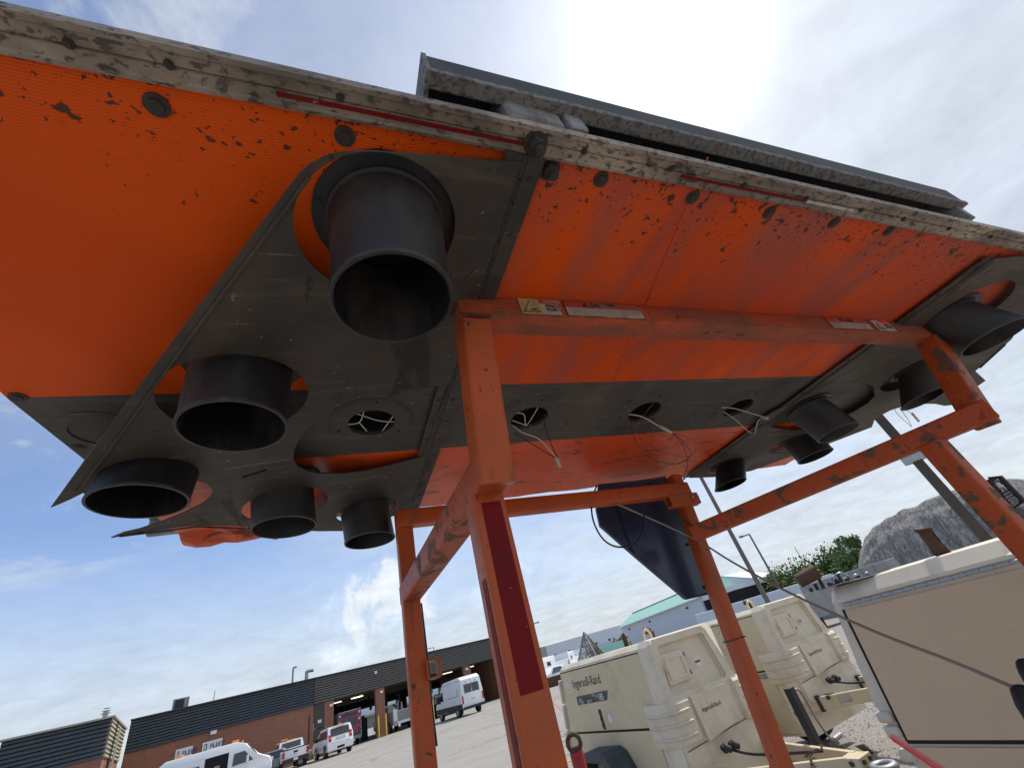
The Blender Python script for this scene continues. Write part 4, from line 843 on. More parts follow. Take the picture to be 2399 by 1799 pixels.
    bm = bm_new(); b_box(bm, (.435, -.985, .50), (.575, -.86, .61), bevel=.006); cp = P('coupler_plate', bm, CREAM2)
    for x, z in ((.47, .585), (.47, .53), (.54, .585), (.54, .53)): bm = bm_new(); b_tube(bm, [(x, -.998, z), (x, -.985, z)], .013, 6); P('bolt', bm, BOLT, cp)
    for z in (.585, .53): bm = bm_new(); b_tube(bm, [(.425, -.93, z), (.435, -.93, z)], .015, 8); P('bolt', bm, BOLT, cp)
    bm = bm_new(); c = Vector((.505, -1.07, .555)); R = []
    for k in range(28):
        t = 2*math.pi*k/28; ctr = c+Vector((.058*math.cos(t), .058*math.sin(t), 0)); rd_ = Vector((math.cos(t), math.sin(t), 0)); R.append([ctr+rd_*(.024*math.cos(u))+Z*(.021*math.sin(u)) for u in [2*math.pi*j/12 for j in range(12)]])
    R.append(R[0]); b_loft(bm, R, caps=False); bmesh.ops.remove_doubles(bm, verts=bm.verts, dist=1e-5); P('lunette_eye', bm, GREYM, None, 180)
    bm = bm_new(); b_loft(bm, [[Vector((x, y, z)) for y, z in ((-.93, .61), (-.90, .63), (-.96, .64), (-1.00, .60), (-.985, .59))] for x in (.585, .60)]); P('latch_hook', bm, BOLT)
    def chain(pts, nm='safety_chain'):
        Q = smooth_pts(pts, 10); bm = bm_new(); acc = 0; last = Q[0]; k = 0
        for p, q in zip(Q[:-1], Q[1:]):
            acc += (q-p).length
            if acc >= .024:
                acc = 0; d = (q-p).normalized(); x, y = frame_of(d); 
                if k % 2: x = y
                k += 1; b_tube(bm, [q+d*(.017*math.cos(t))+x*(.0095*math.sin(t)) for t in [2*math.pi*j/8 for j in range(9)]], .0038, 4, caps=False)
        return P(nm, bm, RUST)
    chain([(.40, -.70, .64), (.345, -.72, .60), (.33, -.73, .50), (.36, -.80, .38), (.42, -.9, .34), (.47, -.95, .40)])
    chain([(.56, -.68, .65), (.50, -.72, .64), (.43, -.69, .64), (.40, -.66, .63)])
    chain([(.27, -.46, .63), (.235, -.49, .56), (.25, -.55, .42), (.32, -.68, .30)])
    jk = bm_new(); b_sq(jk, (.80, -.46, .30), (.80, -.46, .93), .06, .06, Vector((1, 0, 0)), r=.006); J = P('jack_stand', jk, BLKP)
    bm = bm_new(); b_tube(bm, smooth_pts([(.80, -.46, .90), (.86, -.47, .905), (.90, -.47, .87), (.905, -.48, .70), (.93, -.49, .585), (.98, -.49, .57)], 5), .008, 8); P('jack_crank', bm, GREYM, J, 180)
    bm = bm_new(); b_tube(bm, [(.96, -.49, .57), (1.06, -.49, .575)], .017, 10); P('crank_grip', bm, GREYM, J)
    bm = bm_new(); b_tube(bm, [(.80, -.46, .05), (.80, -.46, .30)], .022, 10); b_lathe(bm, [(.0001, .0), (.07, .0), (.07, .02), (.02, .05)], Matrix.Translation((.80, -.46, .0)), 16); P('jack_foot', bm, BLKP, J)
    for x, y, z in ((.22, -.02, .66), (.30, -.03, .66)):
        bm = bm_new(); b_lathe(bm, [(.0001, 0), (.022, 0), (.022, .03), (.030, .035), (.030, .055), (.018, .06), (.018, .075), (.0001, .08)], axisM(Vector((x+.12, y-.06, z+.02)), Vector((-.9, .2, .35))), 12); P('air_outlet', bm, BLKP, None, 40)
    bm = bm_new(); b_tube(bm, smooth_pts([(.36, -.02, .68), (.42, -.2, .63), (.47, -.5, .625), (.50, -.72, .63)], 5), .010, 8); P('brake_hose', bm, BLKP, None, 180)
    bm = bm_new(); b_tube(bm, [(.13, -.10, .60), (.075, -.13, .60)], .018, 12); b_sq(bm, (.17, -.10, .59), (.12, -.10, .59), .06, .08, Z); P('brake_junction', bm, BLKP)
    bm = bm_new(); b_box(bm, (.14, -.285, .535), (.149, -.18, .60)); 
    for v in bm.verts: v.co.x = .02+(.12-v.co.y)/1.02*.435-.021+(0 if v.co.x < .145 else .001)
    P('data_sticker', bm, STKW)
    # roof fittings
    bm = bm_new(); b_tube(bm, smooth_pts([(.40, .50, 1.46), (.40, .50, 1.54), (.44, .50, 1.575), (.48, .50, 1.54), (.48, .50, 1.46)], 5), .012, 8); P('lifting_bail', bm, CREAM2, None, 180)
    bm = bm_new(); b_tube(bm, [(.60, .62, 1.47), (.60, .62, 1.55)], .028, 12); b_tube(bm, [(.60, .62, 1.55), (.54, .66, 1.575)], .03, 12); P('exhaust_stub', bm, RUST if logo else BLKP)
    T.location = loc; T.rotation_euler = (0, 0, rad(33)); T.scale = scale
    return T
compressor('near cream towed air compressor with IR emblem and 185 plate, left of the orange post', polar(6.3, 4.3), (1, 1, 1), True, 'cream towed air compressors')
c2 = polar(19.2, 6.05); compressor('farther cream towed air compressor with its side badge missing, orange reflector and black jack beneath', c2, (1.12, 1.05, 1.0), False, 'cream towed air compressors')
# ------------------------------------------------------------------ sand-coloured generator on the right
g3 = polar(25.5, 3.4); G = thing('generator', 'large sand-coloured enclosed generator with a long piano hinge, right foreground', 'generator', g3, rad(33))
G3 = lambda nm, bm, m, par=None, sm=None: obj(nm, bm, m, par or G, smooth=sm)
YE = -.935
sid = [(0.0, 1.41), (.02, 1.36), (.118, .905), (.100, .865), (.112, .80), (.09, .76), (.085, .30), (YE, .30), (YE, 1.41)]
bm = bm_new(); b_loft(bm, [[Vector((x, y, z)) for y, z in sid] for x in (.012, 1.05)]); G3('body_shell', bm, SANDP)
bm = bm_new(); b_loft(bm, [[Vector((x, y, z)) for y, z in ((-.040, 1.352), (.046, .762), (YE+.02, .752), (YE+.02, 1.352))] for x in (.0, .013)]); dr = G3('side_door', bm, SAND)
bm = bm_new(); b_loft(bm, [[Vector((x, y, z)) for y, z in ((-.012, 1.37), (.075, .742), (YE+.01, .730), (YE+.01, 1.375), (YE+.02, 1.352), (YE+.02, .752), (.046, .762), (-.040, 1.352))] for x in (.009, .0115)]); 
bm.free(); bm = bm_new()
b_sq(bm, (.008, -.030, 1.36), (.008, .056, .755), .010, .012, Vector((1, 0, 0)), r=.001); b_sq(bm, (.008, .056, .752), (.008, YE, .742), .012, .014, Z, r=.001); G3('door_gap', bm, GAP)
bm = bm_new(); b_loft(bm, [[Vector((x, y, z)) for y, z in ((.064, .733), (.06, .30), (YE+.01, .30), (YE+.01, .723))] for x in (.0, .013)]); G3('lower_panel', bm, SAND)
bm = bm_new(); b_tube(bm, [(-.004, -.045, 1.381), (-.004, YE, 1.381)], .006, 8); hg_ = G3('hinge_rod', bm, CHROM)
for i in range(26):
    y0 = -.05-i*.058
    if y0 < YE+.06: break
    bm = bm_new(); b_tube(bm, [(-.004, y0, 1.381), (-.004, y0-.050, 1.381)], .0085, 8); G3('hinge_knuckle', bm, CHROM, hg_)
bm = bm_new(); roof = [(0.0, 1.395), (0.0, 1.412), (.055, 1.474), (.10, 1.480), (.95, 1.480), (1.05, 1.412), (1.05, 1.395)]
b_loft(bm, [[Vector((x*.94+.03, y, 1.395+(z-1.395)*s)) for x, z in roof] if s < 1 else [Vector((x, y, z)) for x, z in roof] for y, s in ((.02, .75), (-.03, 1), (-.86, 1), (-.92, .55))]); G3('roof_cap', bm, CREAM, sm=None)
# foot bulges on the corner trim
for z in (.86, .80, .70, .60): bm = bm_new(); b_box(bm, (-.012, .055, z-.026), (.05, .135, z+.022), bevel=.014, seg=3); G3('trim_boss', bm, SANDP, None, 60)
# stray hardware on its roof corner
tr = thing('roof_tray', 'thin black tray of loose chrome hardware on the generator roof corner', 'tray', Vector(g3)+Vector((0, 0, 1.48)), rad(33))
def L3(x, y, z): return Matrix.Rotation(rad(33), 3, 'Z') @ Vector((x, y, z)) + Vector(g3)
bm = bm_new(); b_loft(bm, [[L3(x, y, z) for x, y in ((-.01, .02), (.20, .03), (.16, -.32), (.03, -.26))] for z in (1.482, 1.486)]); obj('tray_plate', bm, BLKP, tr, world=True)
for k, (x, y, r_) in enumerate(((.06, -.06, .02), (.09, -.10, .014), (.05, -.13, .012), (.10, -.16, .016), (.07, -.19, .010), (.11, -.22, .012), (.06, -.03, .012))):
    bm = bm_new(); b_lathe(bm, [(.0001, r_*1.6), (r_*.6, r_*1.5), (r_, r_*.9), (r_*.7, .002), (.0001, .001)], Matrix.Translation(L3(x, y, 1.486)), 10); obj('loose_fitting', bm, CHROM if k % 2 else BLKP, tr, world=True, smooth=60)
bm = bm_new(); b_tube(bm, smooth_pts([L3(.04, -.05, 1.49), L3(.06, -.07, 1.53), L3(.09, -.10, 1.535), L3(.11, -.13, 1.49)], 5), .005, 6); obj('shackle', bm, CHROM, tr, world=True, smooth=180)
# rusty bent exhaust flap
ex = thing('rusty_exhaust_flap', 'rusty bent steel exhaust flap standing on the generator roof', 'exhaust', L3(.30, -.55, 1.48), rad(33))
ec = far(*q5(1560, 590), 3.35); en = (EYE-ec).normalized(); eq = [onpl(*q5(x, y), ec, en) for x, y in ((1395, 452), (1430, 475), (1490, 555), (1545, 640), (1665, 600), (1640, 575), (1590, 530), (1525, 435))]
bm = bm_new(); b_loft(bm, [[p+en*e for p in eq] for e in (-.05, .012)]); obj('flap_plate', bm, RUST, ex, world=True)
bm = bm_new(); b_loft(bm, [[onpl(*q5(x, y), ec, en)+en*e for x, y in ((1388, 450), (1522, 430), (1530, 440), (1430, 458))] for e in (-.06, .02)]); obj('bent_lip', bm, RUST, ex, world=True)
bm = bm_new(); b_loft(bm, [[onpl(*q5(x, y), ec, en)+en*e for x, y in ((1530, 462), (1538, 458), (1598, 528), (1588, 532))] for e in (.0125, .016)]); obj('slot', bm, GAP, ex, world=True)
bm = bm_new(); b_tube(bm, [L3(.30, -.55, 1.46), onpl(*q5(1600, 612), ec, en)-en*.02], .035, 12); obj('pipe', bm, RUST, ex, world=True)
# red eye post beside the near compressor fender
p = onpl(*q3(590, 1659), polar(-4, 2.9), Vector(polar(-4, 1))); p.z = 0; ey = thing('eye_post', 'dull red post topped with a rusty eye ring, before the compressor fender', 'post', p, 0)
zt_ = onpl(*q3(585, 1500), p, Vector((p.x, p.y, 0)).normalized()).z; zr = onpl(*q3(570, 1345), p, Vector((p.x, p.y, 0)).normalized()).z
bm = bm_new(); b_tube(bm, [p, vt(p, zt_)], .036, 14); obj('post', bm, REDD, ey, world=True, smooth=60)
bm = bm_new(); b_tube(bm, [vt(p, zt_), vt(p, zt_+.02)], .028, 12); obj('collar', bm, RUST, ey, world=True)
bm = bm_new(); hh = (zr-zt_)/2; c = vt(p, zt_+hh); b_tube(bm, [c+Vector((.034*math.cos(t), 0, hh*math.sin(t))) for t in [2*math.pi*k/24 for k in range(25)]], .011, 8, caps=False); obj('eye_ring', bm, RUST, ey, world=True, smooth=180)
# thin red line lying across the pavement
bm = bm_new(); b_tube(bm, [onz(*dd(1172, 1498), .3), onz(*dd(1215, 1535), .55)], .008, 6); lone('red_strap', bm, REDP, 'thin red strap running behind the near compressor', 'strap')
# ------------------------------------------------------------------ brick service building
FN = polar(-41, 1); FP = FN*54.3; FU = Vector((math.cos(rad(41)), math.sin(rad(41)), 0)); RB = rad(41)   # FU = az 49
def fac(x, y, back=0.0): P = onpl(x, y, FP+FN*back, FN); return (P-FP).dot(FU), P.z
BL = thing('service_building', 'long brick service garage with dark ribbed fascia and open vehicle bays', 'building', FP, RB)
def fb(nm, s0, s1, d0, d1, z0, z1_, m, par=None, bev=0): bm = bm_new(); b_box(bm, (s0, d0, z0), (s1, d1, z1_), bevel=bev); return obj(nm, bm, m, par or BL)
# local axes: x along facade, y = away from the yard, z up
ZF, ZTOP = 4.2, 6.4
s_l = fac(*q1(1165, 1040))[0]-.2; s_sp = fac(*q2(505, 500))[0]; s_d1 = fac(*q2(592, 690))[0]; s_b1 = fac(*q2(670, 695))[0]; s_b1e = fac(*q2(1030, 600))[0]; s_b2 = fac(*q2(1106, 590))[0]
bayw = s_b1e-s_b1; pil = s_b2-s_b1e; s_b2e = s_b2+bayw; s_b3 = s_b2e+pil; s_b3e = fac(*q2(1790, 430))[0]; s_b4 = s_b3e+pil; s_b4e = s_b4+bayw; s_end = s_b4e+1.2
fb('brick_wall', s_l, s_sp, 0, 20, 0, ZF, BRICK)
fb('upper_wall', s_l, s_end, .02, 20, ZF, ZTOP-.1, GAP)
NS = 9
def siding(s0, s1, z0, z1_, y0, m, par, n=NS, lean=.10, end=False):
    for i in range(n):
        za = z0+(z1_-z0)*i/n; zb2 = z0+(z1_-z0)*(i+.80)/n
        bm = bm_new(); b_loft(bm, [[Vector((s, y, z)) for y, z in ((y0-.03, za), (y0-.11, za+.02), (y0-.05, zb2), (y0+.02, zb2))] for s in (s0, s1)]); obj('siding_board', bm, m, par)
siding(s_l, s_sp-.02, ZF, ZTOP-.1, 0, SIDA, BL, 10); siding(s_sp+.02, s_end, ZF, ZTOP-.1, 0, SIDB, BL, 10)
fb('parapet_cap', s_l-.05, s_end+.05, -.18, .3, ZTOP-.1, ZTOP, BRNZ); fb('soffit_strip', s_l, s_end, -.10, .0, ZF-.06, ZF-.003, BRNZ)
fb('personnel_door', s_sp+.05, s_d1, .05, .12, 0, 2.2, BRNZ); fb('door_panel', s_sp+.05, s_d1, .04, .14, 2.24, ZF-.07, BRNZ)
fb('brick_pillar', s_d1, s_b1, -.02, .5, 0, ZF-.07, BRICK); fb('brick_pillar', s_b1e, s_b2, -.02, .5, 0, ZF-.07, BRICK); fb('brick_pillar', s_b2e, s_b3, -.02, .5, 0, ZF-.07, BRICK); fb('brick_pillar', s_b3e, s_b4, -.02, .5, 0, ZF-.07, BRICK)
fb('brick_pillar', s_b4e, s_end, -.02, 20, 0, ZF-.07, BRICK)
fb('side_wall', s_sp-.1, s_sp+.02, .2, 20, 0, ZF-.1, BRICK)
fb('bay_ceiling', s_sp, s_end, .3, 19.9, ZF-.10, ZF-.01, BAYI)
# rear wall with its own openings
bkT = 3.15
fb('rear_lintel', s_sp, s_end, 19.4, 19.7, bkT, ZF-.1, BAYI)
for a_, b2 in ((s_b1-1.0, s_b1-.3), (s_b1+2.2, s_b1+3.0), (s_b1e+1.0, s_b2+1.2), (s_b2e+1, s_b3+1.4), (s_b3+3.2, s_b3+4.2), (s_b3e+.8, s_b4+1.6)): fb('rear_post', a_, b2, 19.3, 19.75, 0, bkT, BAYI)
for s0 in (s_b1+.5, s_b1+2.6, s_b1e-1.4): fb('shop_light', s0, s0+1.1, 3.5, 3.62, ZF-.25, ZF-.17, TUBE)
fb('shop_light', s_b2+.2, s_b2+1.0, 3.5, 3.62, ZF-.25, ZF-.17, TUBE); fb('shop_light', s_b3e-1.7, s_b3e-.3, 2.5, 2.62, ZF-.25, ZF-.17, TUBE); fb('shop_light', s_b4+.6, s_b4+1.8, 2.5, 2.62, ZF-.25, ZF-.17, TUBE)
for s0 in (s_b1+1.9, s_b2+.6, s_b2+2.4, s_b3+1.5): 
    bm = bm_new(); b_tube(bm, [(s0, 8, ZF-.2), (s0+.3, 8, ZF-.9), (s0+.2, 8, 2.6)], .16, 8); obj('exhaust_hose', bm, BLKP, BL)
for s0 in (s_b1+.35, s_b2-.35, s_b3e+.4): fb('wall_light', s0-.75 if s0 == s_b1+.35 else s0-.15, s0-.45 if s0 == s_b1+.35 else s0+.15, -.16, -.03, ZF-.55, ZF-.35, SIGNW)
sl, zl = fac(*q1(1845, 1160)); fb('wall_light', sl-.22, sl+.22, -.14, -.01, zl-.13, zl+.13, SIGNW)
sl, zl = fac(*q2(1028, 462)); fb('fascia_lamp', sl-.12, sl+.12, -.28, -.12, zl-.12, zl+.12, SIGNW)
sl, zl = fac(*q2(548, 880)); fb('door_light', sl-.16, sl+.16, -.03, .035, zl-.12, zl+.12, SIGNW)
sl, z0_ = fac(*q2(460, 830)); fb('wall_groove', sl-.05, sl+.05, -.02, .0, 0, z0_, GAP)
# left wing
LP = FN*43.5; LW = thing('office_wing', 'lower brick wing with ribbed siding and a sunlit tan end at far left', 'building', LP, RB)
def lp_s(x, y): P = onpl(x, y, LP, FN); return (P-LP).dot(FU), P.z
def lb(nm, s0, s1, d0, d1, z0, z1_, m): bm = bm_new(); b_box(bm, (s0, d0, z0), (s1, d1, z1_)); return obj(nm, bm, m, LW)
sr = lp_s(*q1(975, 1015))[0]; slf = lp_s(*q1(28, 1220))[0]; ZL, ZLF = 5.86, 3.75
lb('brick_wall', slf, sr, 0, 10.78, 0, ZLF, BRICK); lb('upper_wall', slf, sr-.05, .02, 10.75, ZLF, ZL-.05, GAP)
siding(slf, sr, ZLF, ZL-.1, 0, SIDA, LW, 9)
for i in range(9):
    za = ZLF+(ZL-.1-ZLF)*i/9; zb2 = ZLF+(ZL-.1-ZLF)*(i+.85)/9
    for y0, y1 in ((.0, 2.9), (3.15, 10.75)):
        bm = bm_new(); b_loft(bm, [[Vector((s, y, z)) for s, z in ((sr-.02, za), (sr+.10, za+.02), (sr+.04, zb2), (sr-.02, zb2))] for y in (y0, y1)]); obj('end_siding_board', bm, SIDC, LW)
lb('parapet_cap', slf-.1, sr+.15, -.2, 10.7, ZL-.1, ZL, CONC); lb('downpipe', sr+.02, sr+.14, 2.95, 3.10, 1.5, ZL-.1, BRNZ)
bm = bm_new()
for y in (2.0, 2.6): b_tube(bm, [(sr+.35, y, .5), (sr+.35, y, ZL-.6)], .03, 6)
lad = obj('ladder', bm, POLG, LW)
for i in range(12): bm = bm_new(); b_tube(bm, [(sr+.35, 2.0, .7+i*.35), (sr+.35, 2.6, .7+i*.35)], .022, 6); obj('rung', bm, POLG, lad)
bm = bm_new(); b_box(bm, (slf-12, 3.0, 0), (slf-.05, 10, ZL-.6)); obj('rear_block', bm, SIDC, LW)
for i in range(6): bm = bm_new(); b_box(bm, (slf-12, 2.9, ZL-2.6+i*.32), (slf-.1, 3.0, ZL-2.4+i*.32)); obj('siding_board', bm, SIDC, LW)
# roof things (each its own)
P = far(*q1(905, 1030), 50); bm = bm_new(); P.z = far(*q1(905, 1035), 50).z-.25; b_tube(bm, [P, P+Z*.7], .16, 10)
for k in range(3): b_lathe(bm, [(.0001, .5+k*.16), (.30-.05*k, .5+k*.16), (.30-.05*k, .54+k*.16), (.0001, .56+k*.16)], Matrix.Translation(P), 12)
lone('roof_vent', bm, POLG, 'small galvanised turbine vent on the left wing roof', 'roof vent')
a0_, a1_ = fac(*q1(1480, 965))[0], fac(*q1(1625, 935))[0]
M_ = Matrix.Translation(FP) @ Matrix.Rotation(RB, 4, 'Z')
bm = bm_new(); b_box(bm, (a0_, 1.0, ZTOP-.1), (a1_, 2.6, ZTOP+.85), M_); rt_ = lone('rooftop_unit', bm, GREYM, 'boxy dark-sided rooftop air unit on the garage roof', 'air unit')
bm = bm_new(); b_box(bm, (a0_+.15, .94, ZTOP+.05), (a1_-.35, 1.0, ZTOP+.75), M_); obj('grille', bm, BLKP, rt_, world=True)
P = far(*q1(1842, 905), 56); P.z = ZTOP-.2; bm = bm_new(); b_tube(bm, [P, vt(P, far(*q1(1848, 803), 56).z)], .035, 6); lone('roof_antenna', bm, POLG, 'thin whip antenna standing on the garage roof edge', 'antenna')
for i, (xa, ya, xb, yb, r_) in enumerate(((315, 545, 330, 415, .11), (435, 520, 460, 445, .19))):
    P = far(*q2(xa, ya), 62); Q = far(*q2(xb, yb), 62); P.z = 6.0; Q.x, Q.y = P.x, P.y; bm = bm_new(); b_tube(bm, smooth_pts([P, Q-Z*.25, Q+FU*.12, Q+FU*(.7 if i else .35)+Z*.02], 5), r_, 10)
    lone('exhaust_stack', bm, POLG, 'thin hooked exhaust stack, left of the pair on the garage roof' if i == 0 else 'fat hooked exhaust stack, right of the pair on the garage roof', 'exhaust stack', 'exhaust stacks on the garage roof', smooth=60)
# yellow bollards and railing
for x, y, lab in ((1050, 1027, 'left of the middle brick pillar'), (1116, 1012, 'right of the middle brick pillar'), (1524, 860, 'beside the third bay, right of the thin orange post')):
    s0 = fac(x*.27125+600, y*.27125+1450)[0]; P = FP+FU*s0-FN*.5; bm = bm_new(); b_lathe(bm, [(.07, 0), (.07, 1.75), (.045, 1.8), (.0001, 1.82)], Matrix.Translation(P), 12); lone('bollard', bm, YEL, 'slim yellow bollard '+lab, 'bollard', 'yellow bollards at the bays', smooth=50)
rl = thing('railing', 'short yellow pipe railing in front of the brown garage door', 'railing', FP+FU*(s_sp+.4)-FN*1.2, RB)
for s0, z0_, s1_, z1_ in ((0, 0, 0, 1.15), (1.3, 0, 1.3, 1.15), (-.05, 1.15, 2.6, 1.15), (-.05, .6, 2.6, .6)):
    bm = bm_new(); b_tube(bm, [(s0-.5, 0, z0_), (s1_-.5, 0, z1_)], .045, 8); obj('rail' if z0_ else 'rail_post', bm, YEL, rl)
# FLEET signs
for i, (x0, y0, x1, y1, x2, y2) in enumerate(((1520, 1310, 1668, 1275, 1660, 1335), (1752, 1250, 1922, 1207, 1912, 1270))):
    s0, zt0 = fac(*q1(x0, y0)); s1_, zt1 = fac(*q1(x1, y1)); zb0 = min(zt0, zt1)-.85; P = FP+FU*s0
    sg = thing('wall_sign', ('left' if i == 0 else 'right')+' of two white FLEET signs on the brick wall above the passenger van', 'sign', P+Z*zb0, RB, 'FLEET signs on the brick wall')
    Ls = s1_-s0; zt_ = (zt0+zt1)/2
    bm = bm_new(); b_box(bm, (0, -.07, 0), (Ls, -.01, zt_-zb0), bevel=.01); obj('sign_board', bm, SIGNW, sg)
    text('sign_lettering', 'FLEET', .40, basis(Vector((Ls*.40, -.072, (zt_-zb0)*.42)), Vector((1, 0, 0)), Z), INK, sg, world=False, off=.012)
    bm = bm_new(); b_box(bm, (Ls*.10, -.075, .25), (Ls*.24, -.071, .72)); em = obj('sign_emblem', bm, INK, sg); bm = bm_new(); b_box(bm, (Ls*.13, -.078, .30), (Ls*.19, -.0755, .66)); obj('emblem_light', bm, SIGNW, em)
# ------------------------------------------------------------------ vehicles
def wheel_me(r, w_):
    bm = bm_new(); b_lathe(bm, [(r*.6, -w_/2), (r*.93, -w_/2), (r, -w_*.35), (r, w_*.35), (r*.93, w_/2), (r*.6, w_/2)], axisM(Vector((0, 0, 0)), Vector((1, 0, 0))), 24); return bm
def vehicle(name, label, cat, loc, az, prof, wd_, wheels, wr, belt, paint=WHITE, top_in=.12, group=None, name_body='body'):
    """prof: side outline (y forward, z up); body narrows above the belt line"""
    T = thing(name, label, cat, loc, -rad(az), group)
    bm = bm_new()
    def hwid(z): return wd_/2-(max(0, z-belt)*top_in) - (0.04 if z < .45 else 0)
    vsL = [bm.verts.new((-hwid(z), y, z)) for y, z in prof]; vsR = [bm.verts.new((hwid(z), y, z)) for y, z in prof]; n = len(prof)
    for i in range(n): j = (i+1) % n; bm.faces.new((vsL[i], vsL[j], vsR[j], vsR[i]))
    bm.faces.new(vsL); bm.faces.new(list(reversed(vsR)))
    ed = [e for e in bm.edges if (e.verts[0] in vsL) == (e.verts[1] in vsL)]
    bmesh.ops.bevel(bm, geom=ed, offset=.05, segments=2, profile=.5, affect='EDGES')
    obj(name_body, bm, paint, T, smooth=35)
    for y, sd_ in wheels:
        for s in (-1, 1):
            if sd_ and s != sd_: continue
            bm = wheel_me(wr, .24); bm.transform(Matrix.Translation((s*(wd_/2-.12), y, wr))); wl = obj('wheel', bm, TYRE, T, smooth=40)
            bm = bm_new(); b_lathe(bm, [(.0001, .02), (wr*.3, .03), (wr*.55, .0), (wr*.62, .02)], axisM(Vector((s*(wd_/2-.01), y, wr)), Vector((s, 0, 0))), 18); obj('rim', bm, RIM, wl)
            bm = bm_new(); b_lathe(bm, [(wr*1.14, -.1), (wr*1.14, .004)], axisM(Vector((s*(wd_/2-.02), y, wr+.02)), Vector((s, 0, 0))), 20); b_lathe(bm, [(wr*1.14, .004), (wr*.9, .004)], axisM(Vector((s*(wd_/2-.0), y, wr+.02)), Vector((s, 0, 0))), 20); obj('wheel_arch', bm, BLKP, wl)
    T['hw'] = 0; del T['hw']
    return T, hwid
def rpanel(T, nm, x0, x1, z0, z1_, y, m, depth=.02, y2=None, par=None, bev=.0):      # panel on the rear (y = rear plane, may lean)
    y2 = y if y2 is None else y2; bm = bm_new(); b_loft(bm, [[Vector((x, yy-e, z)) for x, yy, z in ((x0, y, z0), (x1, y, z0), (x1, y2, z1_), (x0, y2, z1_))] for e in (0, depth)]); return obj(nm, bm, m, par or T)
def spanel(T, nm, pts, hwid, side, m, e=.012, par=None):      # panel on a flank, pts (y,z)
    bm = bm_new(); b_loft(bm, [[Vector((side*(hwid(z)+q), y, z)) for y, z in pts] for q in (-.01, e)]); return obj(nm, bm, m, par or T)
HD = -42
# white SUV
P = polar(-27.75, 46.3)
SUV, hw = vehicle('suv', 'white sport utility vehicle with red tail lamps, parked nose-in before the first bay', 'suv', P, HD, [(0, .45), (-.02, .95), (.08, 1.25), (.32, 1.88), (.9, 1.93), (3.0, 1.86), (3.75, 1.25), (4.9, 1.10), (5.1, .85), (5.1, .4), (.1, .35)], 2.02, [(.95, 0), (4.0, 0)], .39, 1.15, top_in=.20)
rpanel(SUV, 'rear_window', -.72, .72, 1.28, 1.78, .085, GLASS, .02, .285)
rpanel(SUV, 'roof_spoiler', -.62, .62, 1.80, 1.88, .27, WHITE, .10); rpanel(SUV, 'high_brake_lamp', -.32, .32, 1.80, 1.85, .17, REDL, .02)
for s in (-1, 1):
    tl_ = rpanel(SUV, 'tail_lamp', s*.80-.10, s*.80+.10, .98, 1.42, .0, REDL, .04, .13); rpanel(SUV, 'reversing_lens', s*.80-.06, s*.80+.06, 1.16, 1.22, .02, LENS, .06, .02, tl_)
    spanel(SUV, 'side_window', [(.45, 1.22), (.62, 1.72), (1.30, 1.76), (1.30, 1.22)], hw, s, GLASS); spanel(SUV, 'side_window', [(1.40, 1.22), (1.40, 1.76), (2.9, 1.70), (3.4, 1.22)], hw, s, GLASS)
    bm = bm_new(); b_box(bm, (s*1.02, 3.3, 1.18), (s*1.25, 3.4, 1.36), bevel=.03); obj('door_mirror', bm, BLKP, SUV)
    rpanel(SUV, 'roof_rail', s*.72-.02, s*.72+.02, 1.88, 1.91, 1.2, BLKP, .8)
rpanel(SUV, 'plate_recess', -.38, .38, .98, 1.18, .0, LENS, .012); rpanel(SUV, 'licence_plate', -.16, .16, 1.0, 1.14, -.012, SIGNW, .012); bp_ = rpanel(SUV, 'bumper', -.97, .97, .42, .80, .0, WHITE, .10); rpanel(SUV, 'tow_recess', -.28, .28, .46, .60, -.10, GAP, .012, None, bp_)
rpanel(SUV, 'liftgate_seam', -.75, .75, .83, .85, -.01, GAP, .012)
# white pickup
P = polar(-31.75, 47.2)
PU, hw = vehicle('pickup_truck', 'white pickup with amber roof beacon, rear toward the camera beside the blue barrels', 'pickup truck', P, HD, [(0, .55), (0, 1.22), (1.9, 1.24), (2.0, 1.85), (3.6, 1.88), (4.2, 1.28), (5.5, 1.18), (5.65, .9), (5.6, .5)], 1.95, [(1.1, 0), (4.6, 0)], .40, 1.24, top_in=.22)
rpanel(PU, 'tonneau', -.93, .93, 1.23, 1.31, .0, BLKP, .015); rpanel(PU, 'back_window', -.70, .70, 1.36, 1.76, 1.93, GLASS, .02, 1.96)
for s in (-1, 1):
    rpanel(PU, 'tail_lamp', s*.87-.09, s*.87+.09, .80, 1.18, .0, REDL, .03); spanel(PU, 'side_window', [(2.15, 1.34), (2.2, 1.76), (3.5, 1.78), (3.95, 1.34)], hw, s, GLASS)
    bm = bm_new(); b_box(bm, (s*.98, 3.5, 1.2), (s*1.28, 3.62, 1.5), bevel=.03); obj('tow_mirror', bm, BLKP, PU)
rpanel(PU, 'handle_recess', -.15, .15, 1.0, 1.12, .0, GAP, .012); text('tailgate_lettering', 'GMC', .09, basis(Vector((-.13, -.016, .88)), Vector((1, 0, 0)), Z), REDL, PU, world=False)
bp_ = rpanel(PU, 'bumper', -.95, .95, .48, .72, .0, BLKP, .12); rpanel(PU, 'licence_plate', -.16, .16, .54, .69, -.12, SIGNW, .012, None, bp_)
rpanel(PU, 'marker_lights', -.4, .4, 1.885, 1.92, 2.2, AMB, .05); rpanel(PU, 'roof_beacon', -.75, -.25, 1.95, 2.05, 2.6, AMB, .35)
